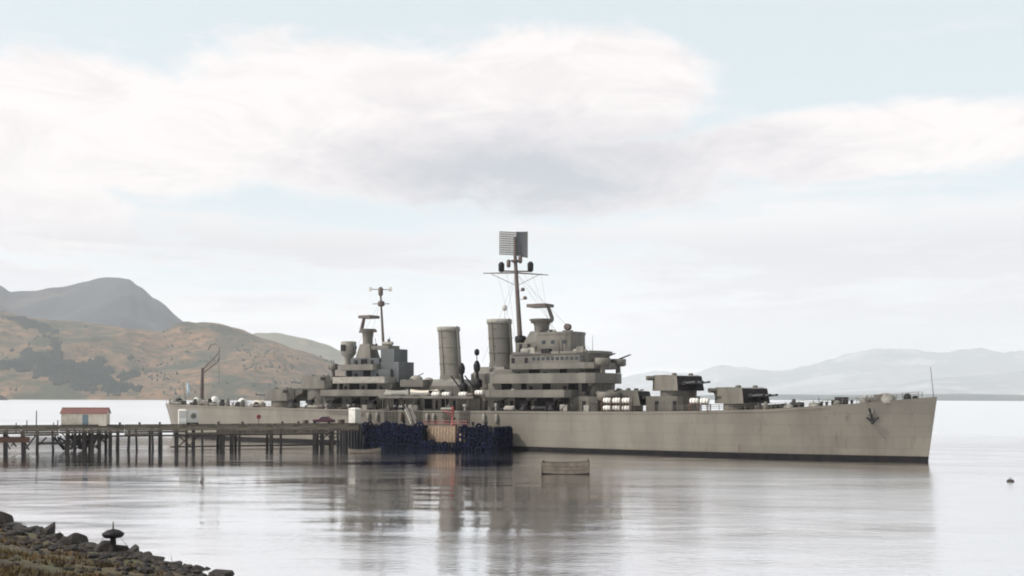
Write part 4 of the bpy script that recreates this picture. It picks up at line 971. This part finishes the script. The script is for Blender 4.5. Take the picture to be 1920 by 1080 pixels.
# sentry box, generator set, lifebuoy stand, car
def booth(px, y, w_, hh, label, rz=0.0, loc=None):
    e = on_pier('sentry_box', px, y, rz) if loc is None else empty('sentry_box', loc, HEAD)
    for x in (-w_ / 2, w_ / 2 - .08): MB().box(x, x + .08, -w_ / 2, w_ / 2, 0, hh).build('side_wall', 'white', e)
    MB().box(-w_ / 2 + .08, w_ / 2 - .08, w_ / 2 - .08, w_ / 2, 0, hh).build('back_wall', 'white', e)
    MB().box(-w_ / 2 + .08, w_ / 2 - .08, -w_ / 2, -w_ / 2 + .08, 0, hh * .5).build('half_door', 'white', e)
    MB().box(-w_ / 2 + .08, w_ / 2 - .08, -w_ / 2, -w_ / 2 + .06, hh * .5 + .02, hh).build('window_panel', 'pale' if w_ < 1.5 else 'white', e)
    MB().prism([(-w_ / 2 - .12, -w_ / 2 - .12), (w_ / 2 + .12, -w_ / 2 - .12), (w_ / 2 + .12, w_ / 2 + .12), (-w_ / 2 - .12, w_ / 2 + .12)], hh + .005, hh + .3, .55).build('roof', 'white', e)
    tag(e, label, 'booth')
booth(342, 1.4, 1.35, 2.7, 'narrow white sentry box on the pier below the ensign at the ship stern')
p = ship_world(110.2, 13.2, PZ); booth(0, 0, 1.75, 2.85, 'white booth at the inner end of the dark pier head', loc=p)
ge = on_pier('generator_set', 361, 1.5); tag(ge, 'pale grey generator box with a round fan opening beside the narrow sentry box', 'generator')
MB().box(-1.05, 1.05, -.7, .7, .5, 2.75).build('housing', 'pale', ge); MB().torus((0.1, -.72, 1.75), .5, .09, 'Y', 16, 6).build('fan_ring', 'canvas', ge)
MB().lathe((0.1, -.7, 1.75), [(.45, -.03), (.45, .02)], 14, 'Y').build('fan_grille', 'grey', ge)
for x in (-.75, .75):
    for y in (-.55, .55): MB().lathe((x, y, .3), [(.3, -.1), (.3, .1)], 12, 'Y').build('wheel', 'rubber', ge)
MB().box(-1.0, 1.0, -.5, .5, .3, .5).build('chassis', 'dark', ge)
lb = on_pier('lifebuoy_stand', 485, .6); tag(lb, 'red lifebuoy on a post at the near edge of the pier', 'lifebuoy')
MB().tube((0, 0, 0), (0, 0, 2.0), .06, n=6).build('post', 'wood', lb); MB().torus((0, -.12, 1.55), .33, .11, 'Y', 16, 7).build('ring', 'red', lb)
MB().box(-.3, .3, -.06, -.02, 1.25, 1.85).build('backboard', 'red', lb)
car = on_pier('parked_car', 606, 2.6); tag(car, 'dark maroon car parked on the pier short of its head', 'car')
b = MB(); prof = [(-2.2, .42), (-2.25, .72), (-2.1, .9), (-1.1, .98), (-.45, 1.48), (.9, 1.5), (1.55, 1.02), (2.15, .95), (2.25, .7), (2.2, .4)]
n = len(prof); vs = [(x, -.82 if z < 1.2 else -.66, z) for x, z in prof] + [(x, .82 if z < 1.2 else .66, z) for x, z in prof]
b.add(vs, [tuple(range(n)), tuple(range(2 * n - 1, n - 1, -1))] + [(i, n + i, n + (i + 1) % n, (i + 1) % n) for i in range(n)]); b.build('body', 'maroon', car)
for y in (-1, 1):
    for (xa, xb, xc, xd) in ((-.85, .18, .18, -.4), (.25, 1.2, .85, .25)):
        g_ = MB(); yy = y * .80; y2 = y * .70
        g_.add([(xa, yy, 1.05), (xb, yy, 1.05), (xc, y2, 1.42), (xd, y2, 1.42), (xa, yy - y * .03, 1.05), (xb, yy - y * .03, 1.05), (xc, y2 - y * .03, 1.42), (xd, y2 - y * .03, 1.42)],
               [(0, 1, 2, 3), (7, 6, 5, 4), (0, 4, 5, 1), (1, 5, 6, 2), (2, 6, 7, 3), (3, 7, 4, 0)]); g_.build('side_window', 'glass', car)
    for x in (-1.4, 1.4):
        w_ = MB().lathe((x, y * .78, .32), [(.2, -.1), (.31, -.1), (.32, .0), (.31, .1), (.2, .1)], 14, 'Y').build('wheel', 'rubber', car); MB().lathe((x, y * .88, .32), [(.18, -.02), (.16, .03)], 10, 'Y').build('hub_cap', 'pale', w_)
for y in (-.6, .6): MB().lathe((-2.26, y, .72), [(.1, -.02), (.09, .03)], 8, 'X').build('headlight', 'white', car)
for xa in (-2.3, 2.2): MB().box(xa, xa + .1, -.8, .8, .42, .55).build('bumper', 'pale', car)
# crates by the car and a red hand crane on the head
for k, (px, y, sz, lb_) in enumerate(((640, 2.0, .95, 'wooden crate on the pier between the car and the white booth'), (573, 3.6, .8, 'small wooden crate on the pier behind the maroon car'))):
    e = on_pier('crate', px, y, .3); tag(e, lb_, 'crate')
    for j in range(4): MB().box(-sz / 2, sz / 2, -sz / 2, sz / 2, j * sz / 4 + .01, (j + 1) * sz / 4 - .01).build('slat', 'wood', e)
    for x in (-sz / 2, sz / 2 - .1): MB().box(x, x + .1, -sz / 2 - .03, -sz / 2, 0, sz).build('batten', 'rust', e)
hc = empty('hand_crane', ship_world(85.2, 13.4, PZ), HEAD); tag(hc, 'small red hand crane standing above the tan landing boards', 'crane')
MB().lathe((0, 0, 0), [(.5, 0), (.45, .25), (.22, .4), (.2, 2.6), (.3, 2.8), (.3, 3.4), (.1, 3.6)], 10).build('post', 'red', hc)
MB().tube((0, 0, 2.4), (-2.3, -.2, 2.75), .13, .09, 6).tube((0, 0, 1.2), (-1.4, -.1, 2.55), .08, n=6).build('jib', 'red', hc)
MB().tube((-2.25, -.2, 2.7), (-2.25, -.2, 1.6), .03, n=4).lathe((-2.25, -.2, 1.5), [(.05, -.15), (.13, 0), (.05, .15)], 6).build('hook', 'dark', hc)
MB().lathe((.32, 0, 1.3), [(.3, -.15), (.3, .15)], 10, 'X').build('winch_drum', 'rust', hc)
# gangway from the head up to the ship
ga = empty('gangway', ship_world(95.2, 12.6, PZ), HEAD); tag(ga, 'sloping gangway with rails from pier head to the warship deck', 'gangway')
def GL(s, o, z): return ((95.2 - s), (12.6 - o), z - PZ)
g_ = MB(); a0 = Vector(GL(95.2, 12.8, PZ + .06)); a1 = Vector(GL(99.8, 9.0, 7.45)); dv = (a1 - a0); nv = Vector((-dv.y, dv.x, 0)).normalized() * .5
for k in range(12):
    q0 = a0 + dv * (k / 12 + .006); q1 = a0 + dv * ((k + 1) / 12 - .006); up = Vector((0, 0, .06))
    g_ = MB(); g_.add([q0 - nv, q0 + nv, q1 + nv, q1 - nv, q0 - nv + up, q0 + nv + up, q1 + nv + up, q1 - nv + up], [(3, 2, 1, 0), (4, 5, 6, 7), (0, 1, 5, 4), (1, 2, 6, 5), (2, 3, 7, 6), (3, 0, 4, 7)]); g_.build('tread_board', 'wood', ga)
for sg in (-1, 1):
    g_ = MB().tube(a0 + nv * sg, a1 + nv * sg, .08, n=5).tube(a0 + nv * sg + Vector((0, 0, 1)), a1 + nv * sg + Vector((0, 0, 1)), .035, n=5)
    for k in range(6): q = a0 + dv * (k / 5) + nv * sg; g_.tube(q, q + Vector((0, 0, 1)), .03, n=4)
    g_.build('handrail', 'pale', ga)
# ------------------------------------------------------------------ small craft
def open_boat(name, px, d, ln, beam, fb, rz, hullm, label, cat, cabin=False):
    e = empty(name, (wx(px, d), d, 0), rz); n = 12; vs = []
    for i in range(n + 1):
        t = i / n; x = (t - .5) * ln; b = beam / 2 * (min(1, (1.02 - t) * 3.2) ** .6) * (.86 + .14 * min(1, t * 4))
        sh = .28 * (2 * t - .9) ** 2
        vs += [(x, -b, fb + sh), (x, -b * .86, .1), (x, -b * .5, -.28), (x, b * .5, -.28), (x, b * .86, .1), (x, b, fb + sh)]
    m = MB(); m.add(vs, [(i * 6 + k, i * 6 + 6 + k, i * 6 + 7 + k, i * 6 + 1 + k) for i in range(n) for k in range(5)], True)
    m.add(vs, [(0, 1, 2, 3, 4, 5), tuple(range(n * 6 + 5, n * 6 - 1, -1))]); o = m.build('hull', hullm, e); sd_ = o.modifiers.new('thickness', 'SOLIDIFY'); sd_.thickness = .05
    m = MB()
    for q in (0, 5):
        for i in range(n): m.tube(vs[i * 6 + q], vs[i * 6 + 6 + q], .06, n=5)
    m.build('gunwale', 'wood', e)
    for t in (.25, .5, .72): x = (t - .5) * ln; MB().box(x - .15, x + .15, -beam * .42, beam * .42, fb * .62, fb * .62 + .05).build('thwart', 'tan', e)
    m = MB()
    for side in (-1, 1):
        q = [(v[0], v[1] * 1.015 + side * .012, v[2]) for i in range(n + 1) for v in (vs[i * 6 + (1 if side < 0 else 4)],)]
        m.add([(a, b, .16) for a, b, c in q] + [(a, b * .93, -.12) for a, b, c in q], [(i, i + 1, n + 2 + i, n + 1 + i) for i in range(n)])
    m.build('boot_stripe', 'dark', e)
    if cabin:
        MB().prism([(-.9, -.75), (1.1, -.6), (1.1, .6), (-.9, .75)], fb * .3, fb + .75, .92).build('cabin', 'white', e)
        for x in (-.5, .3): MB().box(x, x + .5, -.71, -.66, fb + .22, fb + .55).build('window', 'glass', e)
    tag(e, label, cat)
    return e
open_boat('launch', 684, 183, 5.6, 1.9, .6, R(8), 'punt', 'small brown launch lying off the piles left of the tyres', 'boat')
# square-ended work punt
e = empty('work_punt', (wx(1061, 135.5), 135.5, 0), R(-4)); tag(e, 'square ended tan work punt with dark bottom floating off the pier head', 'boat')
pl, pb, ph = 3.1, 1.3, 1.25
sec = [(-pl, .05, 1.55), (-pl * .93, -.3, 1.5), (-pl * .3, -.4, 1.46), (pl * .3, -.4, 1.5), (pl * .93, -.3, 1.62), (pl, .05, 1.7)]
for k in range(4):                                      # side planks
    for side in (-1, 1):
        m = MB(); vs = []
        for x, zb_, zt_ in sec:
            za = zb_ + (zt_ - zb_) * k / 4 + .012; zc = zb_ + (zt_ - zb_) * (k + 1) / 4 - .012
            fl = side * (pb + .05 * k)
            vs += [(x, fl, za), (x, fl, zc), (x, fl - side * .07, zc), (x, fl - side * .07, za)]
        fs = []
        for i in range(len(sec) - 1):
            for q in range(4): fs.append((i * 4 + q, i * 4 + (q + 1) % 4, i * 4 + 4 + (q + 1) % 4, i * 4 + 4 + q))
        m.add(vs, fs + [(0, 1, 2, 3), (23, 22, 21, 20)]); m.build('side_plank', 'dark' if k == 0 else 'punt', e)
m = MB(); vs = [(x, sg * pb, zb_ + .02) for x, zb_, zt_ in sec for sg in (-1, 1)]
m.add(vs, [(2 * i, 2 * i + 2, 2 * i + 3, 2 * i + 1) for i in range(len(sec) - 1)]); m.build('bottom', 'dark', e)
MB().box(-pl - .04, -pl + .06, -pb - .2, pb + .2, .1, 1.62).build('end_board', 'punt', e); MB().box(pl - .06, pl + .04, -pb - .2, pb + .2, .1, 1.8).build('end_board', 'punt', e)
for x in (-1.4, .2, 1.6): MB().box(x - .14, x + .14, -pb, pb, .85, .92).build('thwart', 'wood', e)
for x, zt_ in ((pl - .2, 2.0), (-pl + .2, 1.7)):
    for y in (-pb - .02, pb + .02): MB().tube((x, y, .6), (x, y, zt_), .07, n=6).build('post', 'wood', e)
# buoy
e = empty('mooring_buoy', (wx(1895, 124.5), 124.5, 0)); tag(e, 'small brown mooring buoy alone on the water at the right', 'buoy')
MB().lathe((0, 0, 0), [(.2, -.3), (.4, -.1), (.44, .08), (.36, .24), (.16, .32)], 14).build('float', 'pile', e); MB().torus((0, 0, .40), .12, .03, 'Y', 10, 5).build('ring', 'dark', e)

# ------------------------------------------------------------------ foreground shore
SH0, SHN = Vector((-39.0, 80.0)), Vector((-.69, -.724)).normalized()
def inland(x, y):
    p = Vector((x, y)) - SH0; d = p.dot(SHN); along = p.x * -SHN.y + p.y * SHN.x   # metres towards the right along the shore
    return d + 1.3 * noise.fractal(Vector((along * .11, 3.3, 0)), 1, 2, 3) + 1.6 * max(0, min(1, (along - 20) / 25)) * -1
def bank_z(x, y):
    d = inland(x, y)
    base = -1.4 + .32 * (d + 4) if d < 0 else -.12 + .12 * d + .0055 * d * d
    if d > 26: base = -.12 + .12 * 26 + .0055 * 676 + (d - 26) * .15
    return min(base, 8.6) + (.28 * noise.fractal(Vector((x * .35, y * .35, 1)), 1, 2, 4) + .10 * noise.fractal(Vector((x * 1.6, y * 1.6, 5)), 1, 2, 3)) * min(1, max(.2, (d + 3) / 5)) * (1 if d < 28 else .3)
m = MB(); nx, ny = 230, 230; vs = []; gx0, gx1, gy0, gy1 = -75, 40, -14, 112
for j in range(ny + 1):
    for i in range(nx + 1):
        x = gx0 + (gx1 - gx0) * i / nx; y = gy0 + (gy1 - gy0) * j / ny; vs.append((x, y, max(-2.0, bank_z(x, y))))
fs = [(j * (nx + 1) + i, j * (nx + 1) + i + 1, (j + 1) * (nx + 1) + i + 1, (j + 1) * (nx + 1) + i) for j in range(ny) for i in range(nx)
      if max(vs[j * (nx + 1) + i][2], vs[(j + 1) * (nx + 1) + i + 1][2]) > -1.95]
m.add(vs, fs, True); tag(m.build('shore_bank', 'bank'), 'brown rocky shore bank in the lower left corner', 'shore', kind='structure')
rr = random.Random(21)
def rock_mesh(seed, flat=1.0, sub=3):
    import bmesh
    b = bmesh.new(); rq = random.Random(seed * 7 + 3)
    for k in range(22):
        n_ = Vector((rq.gauss(0, 1), rq.gauss(0, 1), rq.gauss(0, 1))).normalized() * rq.uniform(.82, 1.12)
        b.verts.new((n_.x * 1.2, n_.y * .95, n_.z * flat * 1.1))
    bmesh.ops.convex_hull(b, input=list(b.verts))
    for v in [v for v in b.verts if not v.link_faces]: b.verts.remove(v)
    bmesh.ops.bevel(b, geom=list(b.edges), offset=.05, segments=1, affect='EDGES')
    me = bpy.data.meshes.new('boulder'); b.to_mesh(me); b.free(); me.materials.append(MT['rock']); return me
RM = [rock_mesh(k, (.62, .75, .5, .85, .7, .58)[k]) for k in range(6)]
def shore_d(px):                                        # distance at which the line of sight through a photo column meets the water's edge
    a = (px - 960) / F; d = 95.0
    while d > 20 and inland(a * d, d) < 0: d -= .25
    return d
ordn = ['first', 'second', 'third', 'fourth', 'fifth', 'sixth', 'seventh', 'eighth', 'ninth', 'tenth', 'eleventh', 'twelfth', 'thirteenth', 'fourteenth', 'fifteenth', 'sixteenth', 'seventeenth', 'eighteenth', 'nineteenth', 'twentieth', 'twenty-first', 'twenty-second', 'twenty-third', 'twenty-fourth', 'twenty-fifth', 'twenty-sixth']
spots = [(2, 1.0, 1.35, 0), (22, .7, .7, 2), (38, .7, .55, 2), (58, .8, .6, 5), (75, .5, .5, 1), (93, .62, .95, 3), (108, .5, .5, 4), (126, .6, .6, 1), (143, .85, 1.05, 0), (158, .5, .5, 5), (175, .65, .5, 2), (190, .5, .45, 4), (204, .95, .75, 1), (228, .6, .55, 4), (249, .62, .75, 3), (262, .5, .5, 0), (276, .55, .55, 1), (292, .6, .6, 5), (310, .55, .4, 2), (330, .5, .35, 4), (352, .5, .35, 2), (372, .4, .3, 1), (415, .62, .6, 3)]
for k, (px, r, hgt, mi) in enumerate(spots):
    d = shore_d(px) - .5 + rr.uniform(-.3, .2); x = wx(px, d)
    o = bpy.data.objects.new('boulder', RM[mi]); col.objects.link(o)
    o.scale = (r, r * .9, hgt * 1.0); o.location = (x, d, max(-.05, bank_z(x, d)) + hgt * .25); o.rotation_euler = (R(rr.uniform(-8, 8)), R(rr.uniform(-8, 8)), rr.random() * 6)
    lb_ = 'dark weathered boulder at the water edge, %s from the left' % ordn[k]
    if px == 415: lb_ = 'lone dark boulder in the water right of the shore rocks'
    if px == 2: lb_ = 'tallest dark boulder at the left edge of the shore'
    tag(o, lb_, 'boulder', 'boulders along the near shore')
# smaller stones and tufts that nobody could count
sm_v = MB(); tm_v = MB()
import bmesh
bb = bmesh.new(); bmesh.ops.create_icosphere(bb, subdivisions=1, radius=1.0); bv = [v.co.copy() for v in bb.verts]; bf = [[v.index for v in f.verts] for f in bb.faces]; bb.free()
for k in range(5200):
    y = rr.uniform(6, 92); px = rr.uniform(-260, 470); x = wx(px, y); d = inland(x, y)
    if d < -1.5 or d > 30: continue
    if rr.random() > (1.0 if d < 5 else .42): continue
    z = bank_z(x, y); r = rr.uniform(.06, .34) * (1.15 if d < 5 else .7) * (.5 + .5 * min(1, y / 40)); rot = Matrix.Rotation(rr.random() * 6, 3, 'Z'); sq = rr.uniform(.5, .85)
    sm_v.add([tuple(Vector((x, y, z + r * .15)) + rot @ Vector((v.x * r * rr.uniform(.8, 1.2), v.y * r * rr.uniform(.7, 1.1), v.z * r * sq))) for v in bv], bf)
for k in range(9000):
    y = rr.uniform(6, 88); px = rr.uniform(-260, 420); x = wx(px, y); d = inland(x, y)
    if d < 3.5 or d > 30 or noise.fractal(Vector((x * .2, y * .2, 9)), 1, 2, 3) < -.12: continue
    z = bank_z(x, y); hh = rr.uniform(.12, .38) * (.55 + .45 * min(1, y / 40))
    for q in range(7):
        a = rr.random() * 6.283; w_ = .03 + .02 * rr.random(); bx_, by_ = x + rr.uniform(-.16, .16), y + rr.uniform(-.16, .16); tx, ty = bx_ + math.cos(a) * hh * .6, by_ + math.sin(a) * hh * .6
        tm_v.add([(bx_ - w_ * math.sin(a), by_ + w_ * math.cos(a), z - .03), (bx_ + w_ * math.sin(a), by_ - w_ * math.cos(a), z - .03), (tx, ty, z + hh)], [(0, 1, 2)])
tag(sm_v.build('shore_stones', 'rock'), 'small dark stones strewn over the shore bank', 'stones', kind='stuff')
tag(tm_v.build('dry_grass', 'grass'), 'dry olive and tawny grass on the shore bank', 'grass', kind='stuff')
# mushroom-headed mooring post on the rocks
d = shore_d(213) - 1.2; x = wx(213, d); zb_ = bank_z(x, d)
e = empty('mooring_post', (x, d, zb_)); tag(e, 'dark mushroom headed mooring post standing among the shore boulders', 'mooring post')
MB().lathe((0, 0, 0), [(.38, -.4), (.3, .1), (.2, .45), (.17, .95), (.3, 1.05)], 14).build('stem', 'rock', e)
MB().lathe((0, 0, 0), [(.2, .98), (.52, 1.02), (.66, 1.16), (.64, 1.3), (.4, 1.46), (.12, 1.54)], 18).build('cap', 'dark', e)
MB().tube((0, 0, 1.5), (0, 0, 2.0), .06, .03, 6).build('pin', 'rust', e)
